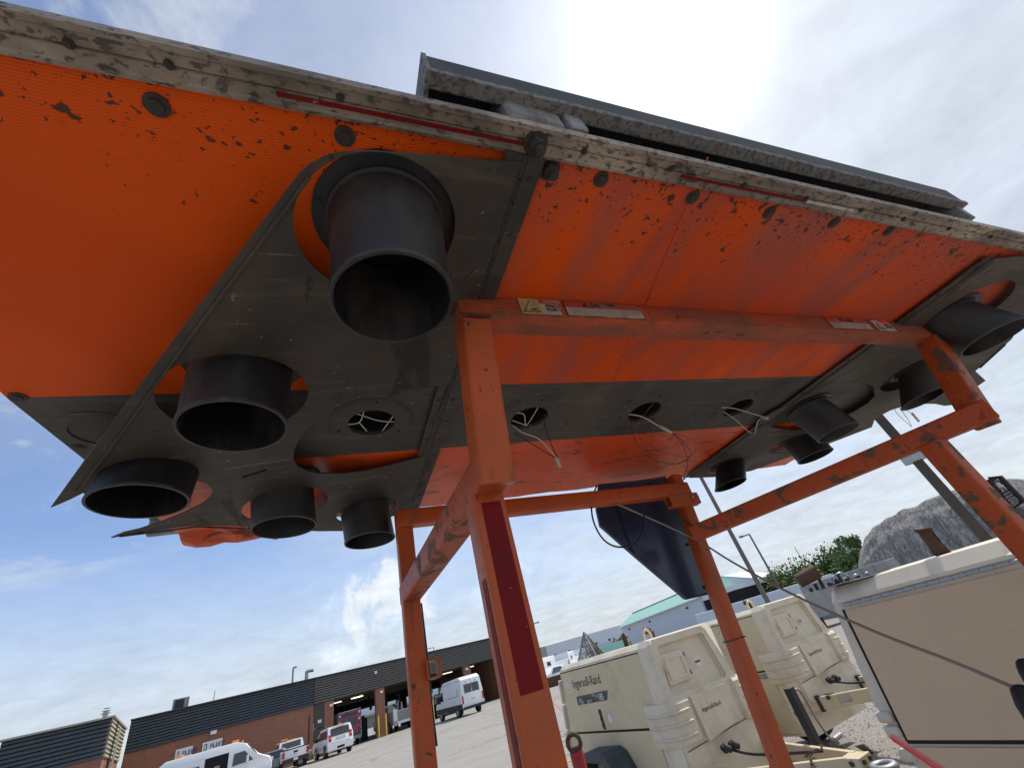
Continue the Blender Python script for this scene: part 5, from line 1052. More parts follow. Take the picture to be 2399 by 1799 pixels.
# tall white cargo van
P = polar(-14.15, 43.4)
CV, hw = vehicle('cargo_van', 'tall white cargo van with grey lower trim parked by the third bay', 'van', P, -38, [(0, .50), (0, 1.2), (.12, 2.45), (.5, 2.68), (4.2, 2.66), (4.7, 2.45), (5.3, 1.55), (6.1, 1.25), (6.3, .9), (6.25, .45)], 2.0, [(1.25, 0), (5.15, 0)], .36, 1.1, top_in=.07)
rpanel(CV, 'rear_window', -.68, -.03, 1.50, 2.10, .025, GLASS, .02, .085); rpanel(CV, 'rear_window', .03, .68, 1.50, 2.10, .025, GLASS, .02, .085)
for s in (-1, 1):
    rpanel(CV, 'tail_lamp', s*.92-.06, s*.92+.06, .82, 1.35, .0, REDL, .03); spanel(CV, 'lower_trim', [(.05, .50), (.05, .86), (6.2, .86), (6.2, .50)], hw, s, BLKP, .012)
    spanel(CV, 'cab_window', [(4.3, 1.35), (4.35, 2.0), (4.75, 2.05), (5.3, 1.45)], hw, s, GLASS); spanel(CV, 'door_track', [(.7, 1.42), (.7, 1.46), (3.2, 1.46), (3.2, 1.42)], hw, s, GREYM, .008)
    spanel(CV, 'roof_seam', [(.2, 2.44), (.2, 2.47), (4.5, 2.47), (4.5, 2.44)], hw, s, GREYM, .006); spanel(CV, 'vent_panel', [(.9, 1.5), (.9, 1.95), (1.02, 1.95), (1.02, 1.5)], hw, s, GREYM, .006)
    bm = bm_new(); b_box(bm, (s*1.0, 5.0, 1.3), (s*1.28, 5.12, 1.75), bevel=.03); obj('door_mirror', bm, BLKP, CV)
rpanel(CV, 'bumper', -.96, .96, .42, .60, .0, BLKP, .16); rpanel(CV, 'door_gap', -.01, .01, .62, 2.4, .0, GAP, .006, .09); rpanel(CV, 'licence_plate', -.16, .16, .98, 1.1, .0, LENS, .012); rpanel(CV, 'top_lamp', -.5, -.35, 2.2, 2.26, .08, AMB, .02); rpanel(CV, 'top_lamp', .35, .5, 2.2, 2.26, .08, AMB, .02)
# passenger van, side-on, sliding door open
P = polar(-42.4, 43.0)
TV, hw = vehicle('passenger_van', 'white high-roof van with open side door and amber beacon, bottom left', 'van', P, 58, [(0, .45), (-.02, 1.4), (.18, 2.35), (.5, 2.56), (4.3, 2.56), (4.9, 2.35), (5.55, 1.6), (6.3, 1.32), (6.5, 1.05), (6.5, .45)], 2.05, [(1.2, 0), (5.2, 0)], .36, 1.2, top_in=.08)
spanel(TV, 'side_window', [(.9, 1.38), (.95, 1.85), (2.4, 1.88), (2.4, 1.38)], hw, 1, GLASS); spanel(TV, 'cab_window', [(4.2, 1.32), (4.25, 1.95), (4.85, 1.98), (5.4, 1.38)], hw, 1, GLASS)
sd_o = spanel(TV, 'door_opening', [(2.65, .55), (2.65, 2.12), (4.0, 2.12), (4.0, .55)], hw, 1, DARK); spanel(TV, 'door_pillar', [(3.95, .5), (3.95, 2.15), (4.05, 2.15), (4.05, .5)], hw, 1, WHITE, .03); spanel(TV, 'seat_back', [(3.2, .9), (3.2, 1.6), (3.5, 1.6), (3.55, .9)], hw, 1, GREYM, .02, sd_o)
bm = bm_new(); b_loft(bm, [[Vector((x, y, z)) for x, z in ((hw(z0)+.10, z0), (hw(z0)+.14, z0), (hw(2.15)+.14, 2.15), (hw(2.15)+.10, 2.15))] for y, z0 in ((1.25, .55), (2.62, .55))]); obj('sliding_door', bm, WHITE, TV)
bm = bm_new(); b_box(bm, (1.02+.12, 1.45, 1.40), (1.02+.15, 2.40, 1.85)); obj('door_glass', bm, GLASS, TV)
bm = bm_new(); b_loft(bm, [[Vector((x, y+e, z+e)) for x, y, z in ((-.78, 5.50, 1.64), (.78, 5.50, 1.64), (.68, 4.93, 2.30), (-.68, 4.93, 2.30))] for e in (0.0, .025)]); obj('windscreen', bm, mat('windscreen_glass', (.10, .16, .18), .1, coat=.5), TV)
for s in (-1, 1):
    bm = bm_new(); b_box(bm, (s*.72-.16, 6.38, .95), (s*.72+.16, 6.53, 1.22), bevel=.03); obj('headlight', bm, LENS, TV); bm = bm_new(); b_box(bm, (s*1.02, 5.0, 1.3), (s*1.3, 5.12, 1.7), bevel=.03); obj('door_mirror', bm, SIGNW, TV)
bm = bm_new(); b_box(bm, (-.5, 6.48, .72), (.5, 6.54, 1.05), bevel=.02); obj('grille', bm, BLKP, TV); bm = bm_new(); b_box(bm, (-.9, 6.4, .45), (.9, 6.58, .68), bevel=.03); obj('bumper', bm, BLKP, TV)
for y in (.9, 4.0): bm = bm_new(); b_box(bm, (-.3, y, 2.56), (.3, y+.35, 2.70), bevel=.03); obj('roof_beacon', bm, AMB, TV)
for x in (-.3, .0, .3): bm = bm_new(); b_box(bm, (x-.05, 4.55, 2.50), (x+.05, 4.66, 2.58), bevel=.01); obj('clearance_lamp', bm, AMB, TV)
# parked car behind the van nose, cone, barrels
P = polar(-35.5, 49); CA, hw = vehicle('parked_car', 'grey car with its windscreen showing behind the white van nose', 'car', P, 60, [(0, .4), (0, .95), (.8, 1.5), (2.3, 1.52), (3.1, 1.0), (4.4, .85), (4.5, .4)], 1.8, [(.8, 0), (3.6, 0)], .32, .95, paint=GREYM, top_in=.3)
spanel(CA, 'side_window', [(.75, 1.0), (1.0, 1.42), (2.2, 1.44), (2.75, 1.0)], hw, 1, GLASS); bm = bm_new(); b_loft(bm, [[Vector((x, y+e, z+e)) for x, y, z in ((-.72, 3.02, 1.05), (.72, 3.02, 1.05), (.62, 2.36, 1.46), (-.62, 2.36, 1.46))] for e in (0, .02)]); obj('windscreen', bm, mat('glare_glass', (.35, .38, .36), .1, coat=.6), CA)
P = far(*q2(35, 1270), 41.5); zb_ = far(*q2(35, 1180), 41.5).z; P.z = 0; cn = thing('traffic_cone', 'orange traffic cone standing by the white van nose', 'traffic cone', P, 0)
bm = bm_new(); b_lathe(bm, [(.26, .0), (.24, .04), (.05, .98), (.0001, 1.0)], Matrix.Translation(P), 16); obj('cone_body', bm, CONE, cn, world=True, smooth=40); bm = bm_new(); b_lathe(bm, [(.145, .55), (.105, .72)], Matrix.Translation(P), 16); obj('white_band', bm, SIGNW, cn, world=True)
for i, (x, m, lab, r_) in enumerate(((100, TEAL, 'teal plastic bin, left of the dark blue one beside the pickup', .42), (172, BLUEB, 'dark blue plastic bin beside the white pickup', .46))):
    P = far(*q2(x, 1240), 48.5); P.z = 0; bm = bm_new(); b_lathe(bm, [(.0001, .02), (r_*.85, .02), (r_, 1.15), (r_*1.08, 1.16), (r_*1.08, 1.26), (.0001, 1.32)], Matrix.Translation(P), 4+i*2); lone('plastic_bin', bm, m, lab, 'bin', 'plastic bins by the wall')
# ambulance in the first bay
P = FP+FU*(s_b1+1.9)+FN*1.5
AM, hw = vehicle('ambulance', 'box ambulance with red and blue chevron rear, standing in the first bay', 'ambulance', P, -41, [(0, .7), (0, 2.95), (4.2, 2.95), (4.2, 1.9), (4.9, 1.85), (5.5, 1.3), (6.4, 1.15), (6.5, .6)], 2.35, [(1.3, 0), (5.4, 0)], .40, 1.2, top_in=.01)
rpanel(AM, 'rear_field', -1.12, 1.12, .75, 2.9, .0, mat('ambulance_dark_field', (.05, .06, .10), .4), .012)
for s in (-1, 1):
    for k in range(5):
        z0_ = .85+k*.42; bm = bm_new(); b_loft(bm, [[Vector((x, -.013-e, z)) for x, z in ((s*.80, z0_+.25), (s*1.10, z0_), (s*1.10, z0_+.17), (s*.80, z0_+.42))] for e in (0, .006)]); obj('chevron_stripe', bm, CONE if k % 2 else REDL, AM)
    rpanel(AM, 'rear_door', s*.39-.37, s*.39+.37, .9, 2.5, -.012, mat('ambulance_door%d' % s, (.07, .10, .20), .4, dirt=(.5, .06, .04), dscale=6, dlo=.5, dhi=.53, damt=.9), .02)
    rpanel(AM, 'rear_window', s*.39-.29, s*.39+.29, 1.65, 2.3, -.032, GLASS, .01); rpanel(AM, 'door_stripe', s*.76-.02, s*.76+.02, .9, 2.55, -.030, CONE, .012)
    for z in (2.65, 2.1): bm = bm_new(); b_tube(bm, [(s*.96, -.012, z), (s*.96, -.045, z)], .11, 12); obj('warning_lamp', bm, LENS, AM)
rpanel(AM, 'top_stripe', -1.0, 1.0, 2.74, 2.84, -.012, mat('mixed_top_stripe', (.05, .08, .25), .4, dirt=(.6, .08, .05), dscale=3, dlo=.48, dhi=.5, damt=1), .01); rpanel(AM, 'step_bumper', -1.1, 1.1, .5, .72, .0, GREYM, .25)
# utility truck in the second bay
P = FP+FU*(s_b2+2.3)+FN*1.0
UT, hw = vehicle('utility_truck', 'white utility truck with red and white chevron boards in the second bay', 'truck', P, -41, [(0, .6), (0, 1.75), (3.5, 1.75), (3.5, 2.5), (5.2, 2.5), (5.8, 1.6), (7.2, 1.4), (7.2, .5)], 2.4, [(1.5, 0), (6.0, 0)], .46, 1.5, top_in=.05)
rpanel(UT, 'tailgate', -.72, .72, .85, 1.7, .0, GREYM, .03)
for s in (-1, 1):
    rpanel(UT, 'side_locker', s*.98-.2, s*.98+.2, .95, 1.95, .0, WHITE, .06)
    for k in range(4): bm = bm_new(); b_loft(bm, [[Vector((s*.98-s*.2+s*x, -.061-e, z)) for x, z in ((.1*k, .55), (.1*k+.05, .55), (.1*k+.10 if k < 3 else .4, .92), (.1*k+.05, .92))] for e in (0, .006)]); obj('chevron_stripe', bm, REDL, UT)
    rpanel(UT, 'chevron_board', s*.98-.2, s*.98+.2, .52, .94, -.045, SIGNW, .015)
for k, (x, z) in enumerate(((-.6, 2.2), (.2, 2.6), (.5, 3.2))): bm = bm_new(); b_tube(bm, [(x, .8+k, 1.7), (x+.1, .8+k, z), (x-.25, 1.0+k, z+.2)], .09, 8); obj('crane_arm', bm, BLKP, UT)
# forklift with rusty load in the third bay, yellow machine in the fourth
P = FP+FU*(s_b3+2.6)+FN*2.0; FK = thing('forklift', 'dark rusty forklift with upright mast inside the third bay', 'forklift', P, RB)
for nm, lo, hi, m in (('chassis', (-.7, 0, .35), (.7, 2.0, 1.2), RUST), ('counterweight', (-.65, 2.0, .4), (.65, 2.5, 1.3), BLKP), ('seat', (-.25, 1.2, 1.2), (.25, 1.7, 1.7), BLKP), ('mast', (-.5, -.2, .1), (-.35, 0, 3.0), BLKP), ('mast', (.35, -.2, .1), (.5, 0, 3.0), BLKP), ('guard_roof', (-.6, .3, 2.1), (.6, 1.9, 2.2), BLKP), ('carriage', (-.55, -.3, .4), (.55, -.2, 1.1), RUST)):
    bm = bm_new(); b_box(bm, lo, hi, bevel=.03); obj(nm, bm, m, FK)
for x in (-.6, .6):
    for y in (.3, 1.9): bm = wheel_me(.33, .22); bm.transform(Matrix.Translation((x, y, .33))); obj('wheel', bm, TYRE, FK)
    for y in (.35, 1.85): bm = bm_new(); b_tube(bm, [(x, y, 1.2), (x, y, 2.1)], .04, 6); obj('guard_post', bm, BLKP, FK)
P = FP+FU*(s_b4+1.6)+FN*3.5; LO = thing('yellow_loader', 'yellow loader partly visible inside the fourth bay behind the cargo van', 'loader', P, RB)
for nm, lo, hi, m in (('body', (-1.0, 0, .8), (1.0, 3, 1.9), YEL), ('cab', (-.6, .8, 1.9), (.6, 2.4, 3.1), BLKP), ('boom', (-.8, -.4, 2.0), (-.5, 2.2, 2.5), YEL), ('boom', (.5, -.4, 2.2), (.8, 2.2, 2.8), YEL), ('cylinder', (-.1, -.2, 2.3), (.1, 1.0, 2.9), BLKP)):
    bm = bm_new(); b_box(bm, lo, hi, bevel=.05); obj(nm, bm, m, LO)
for x in (-1, 1):
    for y in (.5, 2.5): bm = wheel_me(.6, .4); bm.transform(Matrix.Translation((x, y, .6))); obj('wheel', bm, TYRE, LO)
# workbench clutter seen in the bays
for i, (s0, dp_, h_, m) in enumerate(((s_b1+4.6, 6, 2.0, BLKP), (s_b2+.3, 1.2, 2.3, BAYI), (s_b3+4.6, 5, 2.3, BLKP))):
    P = FP+FU*s0+FN*dp_; bm = bm_new(); M2 = Matrix.Translation(P) @ Matrix.Rotation(RB, 4, 'Z'); b_box(bm, (-.35, 0, 0), (.35, .6, h_), M2); b_box(bm, (-.30, .05, h_), (.1, .5, h_+.25), M2)
    lone('tool_cabinet', bm, m, ('dark tall tool cabinet right of the ambulance', 'dark upright locker just right of the middle pillar', 'dark tool cabinet beside the forklift')[i], 'cabinet', 'tool cabinets in the bays')
# ------------------------------------------------------------------ far buildings
WH = thing('long_warehouse', 'long pale blue warehouse with small dark vents on the horizon', 'building', polar(-15, 150), 0)
pA, pB = polar(-34, 175), polar(4.6, 190)
def wallp(nm, p, q, z0, z1_, m, par, t=1.0, off=0.0):
    d = (q-p).normalized(); n_ = Vector((-d.y, d.x, 0)); n_ = n_ if n_.dot(p) > 0 else -n_; bm = bm_new(); a_ = p+n_*off; b2 = q+n_*off
    b_loft(bm, [[vt(a_, z), vt(b2, z), vt(b2+n_*t, z), vt(a_+n_*t, z)] for z in (z0, z1_)]); return obj(nm, bm, m, par, world=True)
wallp('wall', pA, pB, 3.2, 8.1, BLUEG, WH, 30); wallp('lower_wall', pA, pB, 0, 3.2, GREYW, WH, 30, off=.4); wallp('canopy', pA, pB, 2.9, 3.4, CONC, WH, 3, off=-3)
for i in range(22): c = pA.lerp(pB, (i+.5)/22); d = (pB-pA).normalized(); wallp('vent', c-d*.35, c+d*.35, 4.2, 4.9, BLKP, WH, .2, off=-.15)
pA2, pB2 = polar(-7.6, 165), polar(-5.05, 166)
TB = thing('concrete_block_building', 'narrow grey concrete block at the left end of the pale warehouse', 'building', polar(-6.2, 165), 0)
wallp('wall', pA2, pB2, 0, 7.7, CONC, TB, 12)
for f in (.35, .7): c = pA2.lerp(pB2, f); d = (pB2-pA2).normalized(); wallp('pilaster', c-d*.15, c+d*.15, 0, 7.6, GREYW, TB, .2, off=-.18)
# shed with mint roof
gA, gB = polar(4.0, 82), polar(13.6, 62)
GS = thing('mint_roof_shed', 'pale grey shed with a mint green gambrel roof behind the compressor', 'shed', polar(8, 74), 0)
wallp('wall', gA, gB, 0, 4.0, BLUEG, GS, 6)
d = (gB-gA).normalized(); n_ = Vector((-d.y, d.x, 0)); n_ = n_ if n_.dot(gA) > 0 else -n_
bm = bm_new(); b_loft(bm, [[vt(p, z) for p, z in ((c-n_*.4, 4.0), (c+n_*1.8+d*k, 5.3), (c+n_*4+d*k, 5.4), (c+n_*6.4, 4.0))] for c, k in ((gA-d*.3, 1.8), (gB+d*.3, 0))]); obj('roof', bm, MINT, GS, world=True)
bm = bm_new(); b_tube(bm, [vt(gA+n_*2.0+d*1.8, 5.40), vt(gB+n_*2.0, 5.42)], .09, 6); obj('ridge_cap', bm, GREYM, GS, world=True)
bm = bm_new(); b_tube(bm, [vt(gA-n_*.4, 3.98), vt(gB-n_*.4, 3.98)], .08, 6); obj('gutter', bm, SIGNW, GS, world=True)
for f in (.12, .42, .86): c = gA.lerp(gB, f); bm = bm_new(); b_box(bm, (-.14, -.2, 3.3), (.14, .05, 3.5), Matrix.Translation(c-n_*.05)); obj('wall_lamp', bm, BLKP, GS, world=True)
# dark open door bay, then white gable hall
dA, dB = gB, polar(17.3, 58)
DB = thing('dark_shelter', 'black-mouthed open shelter right of the mint roof shed', 'shelter', polar(15, 60), 0)
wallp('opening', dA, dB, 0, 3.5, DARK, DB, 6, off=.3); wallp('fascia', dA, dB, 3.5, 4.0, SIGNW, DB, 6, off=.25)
hA, hB = polar(15.0, 74), polar(21.2, 66)
HG = thing('white_gable_hall', 'pale gable-ended metal hall between the dark shelter and the trees', 'building', polar(18, 70), 0)
d = (hB-hA).normalized(); n_ = Vector((-d.y, d.x, 0)); n_ = n_ if n_.dot(hA) > 0 else -n_; Ln = (hB-hA).length
bm = bm_new(); b_loft(bm, [[hA+n_*k, vt(hA+n_*k, 4.7), vt(hA+d*Ln*.30+n_*k, 6.0), vt(hB+n_*k, 3.7), hB+n_*k] for k in (0, 4)]); obj('wall', bm, BLUEG, HG, world=True)
bm = bm_new(); b_tube(bm, [vt(hA, 4.75), vt(hA+d*Ln*.30, 6.05), vt(hB, 3.75)], .07, 6); b_tube(bm, [vt(hA-n_*.02, 3.9), vt(hB-n_*.02, 3.72)], .03, 6); obj('eaves_trim', bm, GREYW, HG, world=True)
for f, z in ((.62, 3.0), (.85, 2.8)): c = hA.lerp(hB, f); bm = bm_new(); b_box(bm, (-.12, -.15, z), (.12, .05, z+.2), Matrix.Translation(c-n_*.05)); obj('wall_lamp', bm, BLKP, HG, world=True)
# ambulances / trucks parked in a row
row = [(-5.3, 60, 200, 'white box ambulance with its cab window dark, leftmost of the far parked row'), (-3.9, 52, 215, 'white police-style car with black wheel beside the near compressor'), (-3.0, 66, 190, 'white box truck behind the row of far vehicles, roof above the compressor'), (-1.5, 70, 190, 'white van at the right end of the far row, mostly behind the compressor')]
for i, (az_, d_0, hd, lab) in enumerate(row):
    P = polar(az_, d_0)
    if i == 1: V, hw = vehicle('patrol_car', lab, 'car', P, hd, [(0, .4), (0, .95), (.8, 1.5), (2.3, 1.52), (3.1, 1.0), (4.5, .85), (4.6, .4)], 1.85, [(.8, 0), (3.7, 0)], .36, .95, top_in=.3)
    else: V, hw = vehicle('box_ambulance' if i == 0 else 'box_truck', lab, 'ambulance' if i == 0 else 'truck', P, hd, [(0, .6), (0, 2.6), (3.6, 2.6), (3.6, 1.95), (4.5, 1.9), (5.0, 1.3), (6.0, 1.1), (6.1, .5)], 2.2, [(1.2, 0), (5.1, 0)], .40, 1.2, top_in=.03)
    for s in (-1, 1):
        if i == 1: spanel(V, 'side_window', [(.75, 1.0), (1.0, 1.42), (2.2, 1.44), (2.75, 1.0)], hw, s, GLASS); spanel(V, 'door_stripe', [(.6, .6), (.6, .75), (3.9, .75), (3.9, .6)], hw, s, REDL)
        else: spanel(V, 'cab_window', [(3.75, 1.3), (3.75, 1.8), (4.4, 1.8), (4.8, 1.3)], hw, s, GLASS); spanel(V, 'box_window', [(1.4, 1.7), (1.4, 2.1), (2.4, 2.1), (2.4, 1.7)], hw, s, GLASS); spanel(V, 'side_stripe', [(.1, 1.1), (.1, 1.25), (3.5, 1.25), (3.5, 1.1)], hw, s, REDL)
P = polar(-5.0, 49); bm = bm_new(); b_box(bm, (-.9, -.3, 0), (.9, .3, .8), Matrix.Translation(P) @ Matrix.Rotation(.3, 4, 'Z'), bevel=.08); lone('concrete_barrier', bm, RUST, 'dark rusty low barrier in front of the far white vehicles', 'barrier')
for i, (az_, d_0, ln_, lab) in enumerate(((19.5, 36, 9, 'pale flat truck box roof seen above the farther compressor'), (22.5, 40, 6, 'shorter pale truck box roof behind the farther compressor, right of the light pole'), (2.6, 44, 2.4, 'small pale van roof with mint edge above the near compressor'))):
    P = polar(az_, d_0); bm = bm_new(); b_box(bm, (-ln_/2, -1.1, 0.9), (ln_/2, 1.1, 2.0-.02*i if i < 2 else 1.9), Matrix.Translation(P) @ Matrix.Rotation(rad(-12), 4, 'Z'), bevel=.05); V = lone('box_trailer', bm, BLUEG if i < 2 else MINT, lab, 'trailer')
    for x in (-ln_*.3, ln_*.3): bm = wheel_me(.45, .3); bm.transform(Matrix.Translation(P+Vector((x, -.9, .45))) @ Matrix.Rotation(rad(78), 4, 'Z')); obj('wheel', bm, TYRE, V, world=True)
# old rusty tank machine above compressor 2
P = polar(25.3, 26); TK = thing('rusty_tank', 'rusty drum tank with black fittings above the gap before the generator', 'tank', P, 0)
bm = bm_new(); b_tube(bm, [P+Vector((-.75, .1, 1.95)), P+Vector((.2, -.1, 2.1))], .30, 14); obj('drum', bm, RUST, TK, world=True, smooth=40)
for k in range(7): bm = bm_new(); x = -.5+k*.3; b_sq(bm, P+Vector((x, 0, 1.0)), P+Vector((x+.05, 0, 1.55+.25*((k*7) % 3)/2)), .10, .12, A); obj('fitting', bm, BLKP, TK, world=True)
bm = bm_new(); b_box(bm, (-1.2, -.5, .4), (1.7, .5, 1.4), Matrix.Translation(P), bevel=.03); obj('frame', bm, CONC, TK, world=True)
for x in (-.9, 1.3): bm = bm_new(); b_box(bm, (x-.1, -.3, 0), (x+.1, .3, .4), Matrix.Translation(P)); obj('leg', bm, BLKP, TK, world=True)
# expanded-metal pyramid behind the near compressor
pc = polar(.75, 15); apx = far(*q3(618, 478), 15); MS = thing('mesh_pyramid', 'pyramid-shaped rusty expanded-metal cage behind the near compressor', 'cage', pc, 0)
ph = apx.z; hb_ = 1.15
apx = Vector((apx.x, apx.y, ph)); cor = [Vector((apx.x+hb_*math.cos(rad(20+90*k)), apx.y+hb_*math.sin(rad(20+90*k)), .3)) for k in range(4)]
bm = bm_new()
for k in range(4): b_tube(bm, [cor[k], apx], .022, 6); b_tube(bm, [cor[k], cor[(k+1) % 4]], .022, 6); b_tube(bm, [vt(cor[k], 0), cor[k]], .03, 6)
obj('corner_frame', bm, GREYM, MS, world=True)
for k in range(4):
    a_, b2 = cor[k], cor[(k+1) % 4]; bm = bm_new(); n_r = 22
    def tp_(u, v): return a_.lerp(b2, u).lerp(apx, v)
    for r_ in range(n_r):
        v0, v1 = r_/n_r, (r_+1)/n_r; nc = max(1, int(22*(1-v0)))
        for c_ in range(nc):
            u0_, u1_ = c_/nc, (c_+1)/nc; um_ = (u0_+u1_)/2; s_ = (r_ % 2)
            for p_, q_ in (((u0_, v0), (um_, v1)), ((u1_, v0), (um_, v1))):
                P0, P1 = tp_(*p_), tp_(*q_); dd_ = (P1-P0).normalized(); x, y = frame_of(dd_); w_ = .009
                f = [bm.verts.new(z_) for z_ in (P0-x*w_, P0+x*w_, P1+x*w_, P1-x*w_)]; bm.faces.new(f)
    o = obj('mesh_sheet', bm, RUST if k in (0, 3) else GREYM, MS, world=True); o['kind'] = 'stuff'
P = polar(4.0, 9); zt_ = far(*q3(850, 520), 9).z; bm = bm_new(); b_tube(bm, [vt(P, 0), vt(P, zt_-.12), vt(P, zt_)], [.05, .045, .02], 8); lone('rusty_stake', bm, RUST, 'short rusty stake poking up above the near compressor roof', 'stake')
# light poles and masts
def pole(lab, xb, yb, xt, yt, d, r0, r1, arm=0, m=POLE, conv=None):
    P = far(*conv(xb, yb), d); Q = far(*conv(xt, yt), d); P.z = 0; Q.x, Q.y = P.x, P.y
    T = thing('light_pole' if arm else 'mast', lab, 'light pole' if arm else 'mast', P, 0)
    bm = bm_new(); b_tube(bm, [P, Q], [r0, r1], 8); obj('shaft', bm, m, T, world=True, smooth=60)
    bm = bm_new(); b_box(bm, (P.x-r0*2.5, P.y-r0*2.5, 0), (P.x+r0*2.5, P.y+r0*2.5, .06)); obj('base_plate', bm, CONC, T, world=True)
    if arm:
        e = Q+Vector((math.cos(0.2), math.sin(0.2), .05))*arm; bm = bm_new(); b_tube(bm, [Q, e], r1*.8, 6); obj('arm', bm, m, T, world=True); bm = bm_new(); dd_ = .45 if arm > 0 else -.45; b_sq(bm, e, e+Vector((dd_, 0, 0)), .22, .10, Z); obj('lamp_head', bm, m, T, world=True)
    return T
pole('tall brown wooden pole rising behind the thin orange post to the board', 1105, 940, 800, 380, 22, .11, .085, 0, POLE, r4)
pole('thin light pole between the tall wooden pole and the bushes', 1160, 890, 1015, 650, 60, .16, .10, -.9, POLE, r4)
pole('thin whip mast above the green bushes', 1300, 835, 1222, 702, 70, .09, .05, 0, POLG, r4)
pole('short double-arm light pole low over the bushes', 1285, 840, 1262, 800, 75, .11, .08, -2.0, POLG, r4)
pole('slim light pole at the left end of the pale warehouse', 240, 780, 185, 410, 95, .17, .12, 1.4, POLE, q3)
P = FP+FU*fac(*q2(1705, 225))[0]+FN*6; bm = bm_new(); zt_ = far(*q2(1700, 200), 66).z; b_tube(bm, [vt(P, 6.2), vt(P, zt_), vt(P, zt_)-FU*.8], .06, 6); lone('roof_lamp', bm, POLG, 'small angled lamp arm on the right part of the garage roof', 'lamp')
# grey square mast behind the generator
P = far(*q5(1935, 520), 4.3); P.z = 0; bm = bm_new(); b_sq(bm, P, vt(P, 6.0), .062, .062, polar(35, 1).cross(Z), r=.008); mt = lone('square_mast', bm, mat('mast_grey', (.065, .056, .046), .8, var=.2), 'grey square steel mast rising behind the generator under the board', 'mast')
bm = bm_new(); b_box(bm, (P.x-.16, P.y-.16, 0), (P.x+.16, P.y+.16, .05)); obj('base_plate', bm, BLKP, mt, world=True)
bm = bm_new(); pz = onpl(*z2(1560, 905), P, Vector((P.x, P.y, 0)).normalized()).z; b_box(bm, (P.x-.055, P.y-.055, pz-.05), (P.x+.055, P.y+.055, pz+.03)); obj('mast_collar', bm, POLG, mt, world=True)
# block wall
bw = thing('block_wall', 'low grey concrete block wall between the farther compressor and the heap', 'wall', polar(26, 30), 0)
wa, wb = polar(23.5, 33), polar(34, 27); d = (wb-wa).normalized(); n_ = Vector((-d.y, d.x, 0))
blk_me = None
for r_ in range(3):
    for c_ in range(8):
        P0 = wa+d*(c_*.82+(.41 if r_ % 2 else 0)); bm = bm_new(); b_box(bm, (0, 0, r_*.6), (.79, .6, r_*.6+.575), Matrix.Translation(P0) @ Matrix.Rotation(math.atan2(d.y, d.x), 4, 'Z'), bevel=.02, seg=1); obj('concrete_block', bm, CONC, bw, world=True)
# pink roofed shed behind bushes
P = polar(29.0, 110); ps = thing('pink_roof_shed', 'small shed with a faded pink roof behind the bushes', 'shed', P, 0); bm = bm_new(); b_box(bm, (-5, -3, 0), (5, 3, 4.2), Matrix.Translation(P)); obj('wall', bm, SIDC, ps, world=True)
bm = bm_new(); b_loft(bm, [[P+Vector((x, y, z)) for y, z in ((-3.4, 4.1), (0, 5.6), (3.4, 4.1))] for x in (-5.4, 5.4)]); obj('roof', bm, mat('pink_roof', (.5, .36, .33), .7), ps, world=True)
# ------------------------------------------------------------------ heap
hc = polar(38.4, 46); hp_ = thing('gravel_heap', 'tall eroded grey heap with vertical gullies behind the generator', 'heap', hc, 0)
bm = bm_new(); nU, nV = 120, 44; rows = []
us = polar(37.6, 1); ux_ = Vector((us.y, -us.x, 0))
for j in range(nV+1):
    row_ = []
    for i in range(nU+1):
        u = (i/nU-.5)*2; v = j/nV
        H = 5.2*(1-abs(u)**2.6*.72)*(.94+.14*mnoise.noise(Vector((u*2.2, 3.1, 0)))); steep = max(0, 1-(1+u)*8) if u < -.875 else 0
        gul = .38*mnoise.noise(Vector((u*16, v*1.2, 1)))+.2*mnoise.noise(Vector((u*40, v*2, 2)))
        z = H*(1-(1-v)**1.45)*(1-steep**2) ; back = v**1.25*3.0
        row_.append(bm.verts.new(hc+ux_*(u*8.2)-us*(4.0*math.cos(u*1.1))+us*(back+gul*(1-v*.6))+Vector((0, 0, max(-.05, z-.05+.25*mnoise.noise(Vector((u*9, v*6, 5)))*v)))))
    rows.append(row_)
top = []
for i in range(nU+1): p = rows[-1][i].co; top.append(bm.verts.new((p.x+us.x*12, p.y+us.y*12, -.05)))
rows.append(top)
for j in range(len(rows)-1):
    for i in range(nU): bm.faces.new((rows[j][i], rows[j][i+1], rows[j+1][i+1], rows[j+1][i]))
obj('heap_body', bm, ROCK, hp_, world=True, smooth=180)
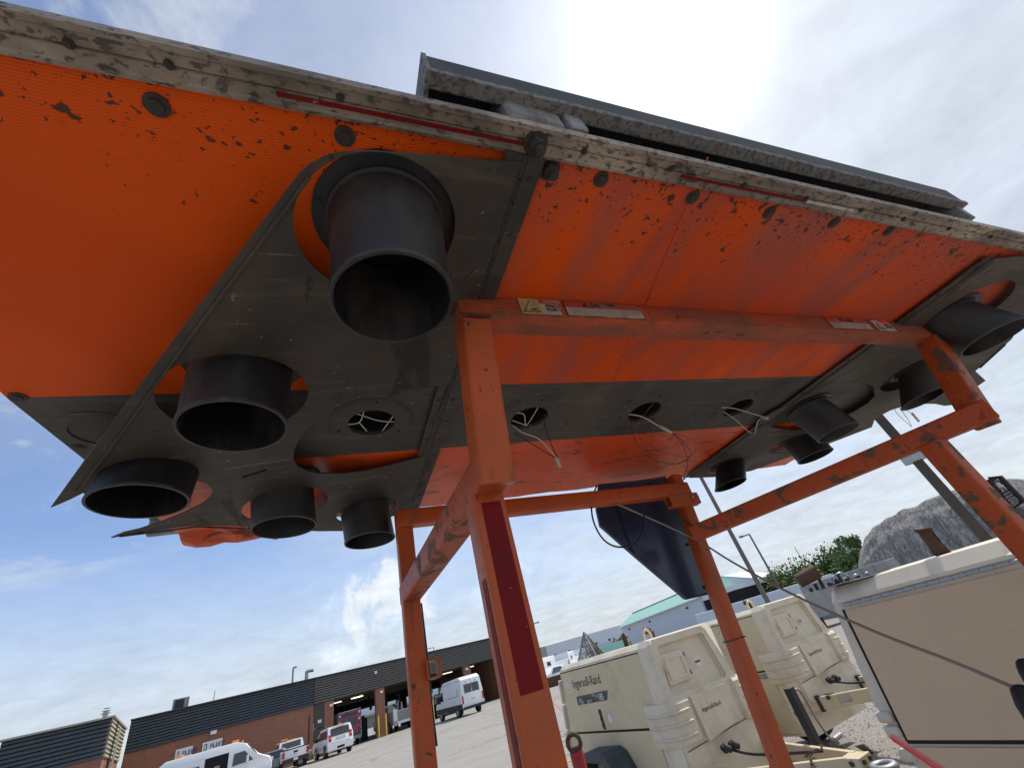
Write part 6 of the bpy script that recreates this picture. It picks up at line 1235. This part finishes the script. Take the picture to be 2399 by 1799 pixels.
# ------------------------------------------------------------------ bushes and trees
def tree(name, lab, az_, d_, h, wdt, m, seed, n=1500, grp='bushes and trees beyond the yard', leaf=.16):
    rnd = random.Random(seed); P = polar(az_, d_); T = thing(name, lab, 'tree' if 'tree' in name else 'bush', P, 0, grp)
    bm = bm_new(); b_tube(bm, [P, P+Vector((.1, 0, h*.35)), P+Vector((-.1, 0, h*.75))], [.16, .11, .03], 7)
    lobes = []
    for k in range(11):
        a_ = rnd.uniform(0, 6.28); r_ = rnd.uniform(.15, .62)*wdt/2; z = rnd.uniform(.28, .86)*h; lobes.append((P+Vector((math.cos(a_)*r_, math.sin(a_)*r_, z)), rnd.uniform(.16, .30)*min(h, wdt)))
        b_tube(bm, [P+Vector((0, 0, h*.25)), P.lerp(lobes[-1][0], .5)+Vector((0, 0, h*.12)), lobes[-1][0]], [.06, .04, .015], 5)
    obj('trunk', bm, BARK, T, world=True)
    bm = bm_new()
    for k in range(n):
        c, r_ = rnd.choice(lobes); v = Vector((rnd.gauss(0, 1), rnd.gauss(0, 1), rnd.gauss(0, .8))).normalized()*r_*rnd.uniform(.55, 1.12); q = c+v
        if q.z < .05: continue
        x = Vector((rnd.gauss(0, 1), rnd.gauss(0, 1), rnd.gauss(0, 1))).normalized(); y = x.cross(Vector((rnd.gauss(0, 1), rnd.gauss(0, 1), rnd.gauss(0, 1)))).normalized(); s_ = leaf*rnd.uniform(.6, 1.3)
        bm.faces.new([bm.verts.new(q+x*s_), bm.verts.new(q+y*s_*.6), bm.verts.new(q-x*s_), bm.verts.new(q-y*s_*.6)])
    o = obj('crown', bm, m, T, world=True); o['kind'] = 'stuff'
tree('bush', 'yellowish bush just right of the white gable hall', 21.3, 62, 4.2, 4.4, LEAF2, 1)
tree('bush', 'ragged green bush between the two light poles', 23.4, 64, 5.2, 6.0, LEAF, 2, 2200)
tree('bush', 'low olive bush behind the rusty tank', 25.0, 60, 3.6, 5.0, LEAF2, 3)
tree('tree', 'dense green tree left of the heap', 27.2, 62, 5.0, 6.0, LEAF, 4, 2600)
tree('tree', 'broad dark green tree nearest the heap foot', 28.8, 58, 3.9, 4.6, LEAF, 5, 2600)
tree('tree', 'taller narrow green tree against the heap edge', 30.0, 66, 6.4, 2.8, LEAF, 6, 1700)
tree('bush', 'small bright yellow-green bush at the heap foot', 29.6, 54, 2.6, 2.0, LEAF2, 7, 900)
tree('bush', 'small tree line bush above the near compressor roof', 3.6, 60, 2.5, 3.0, LEAF2, 8, 800)
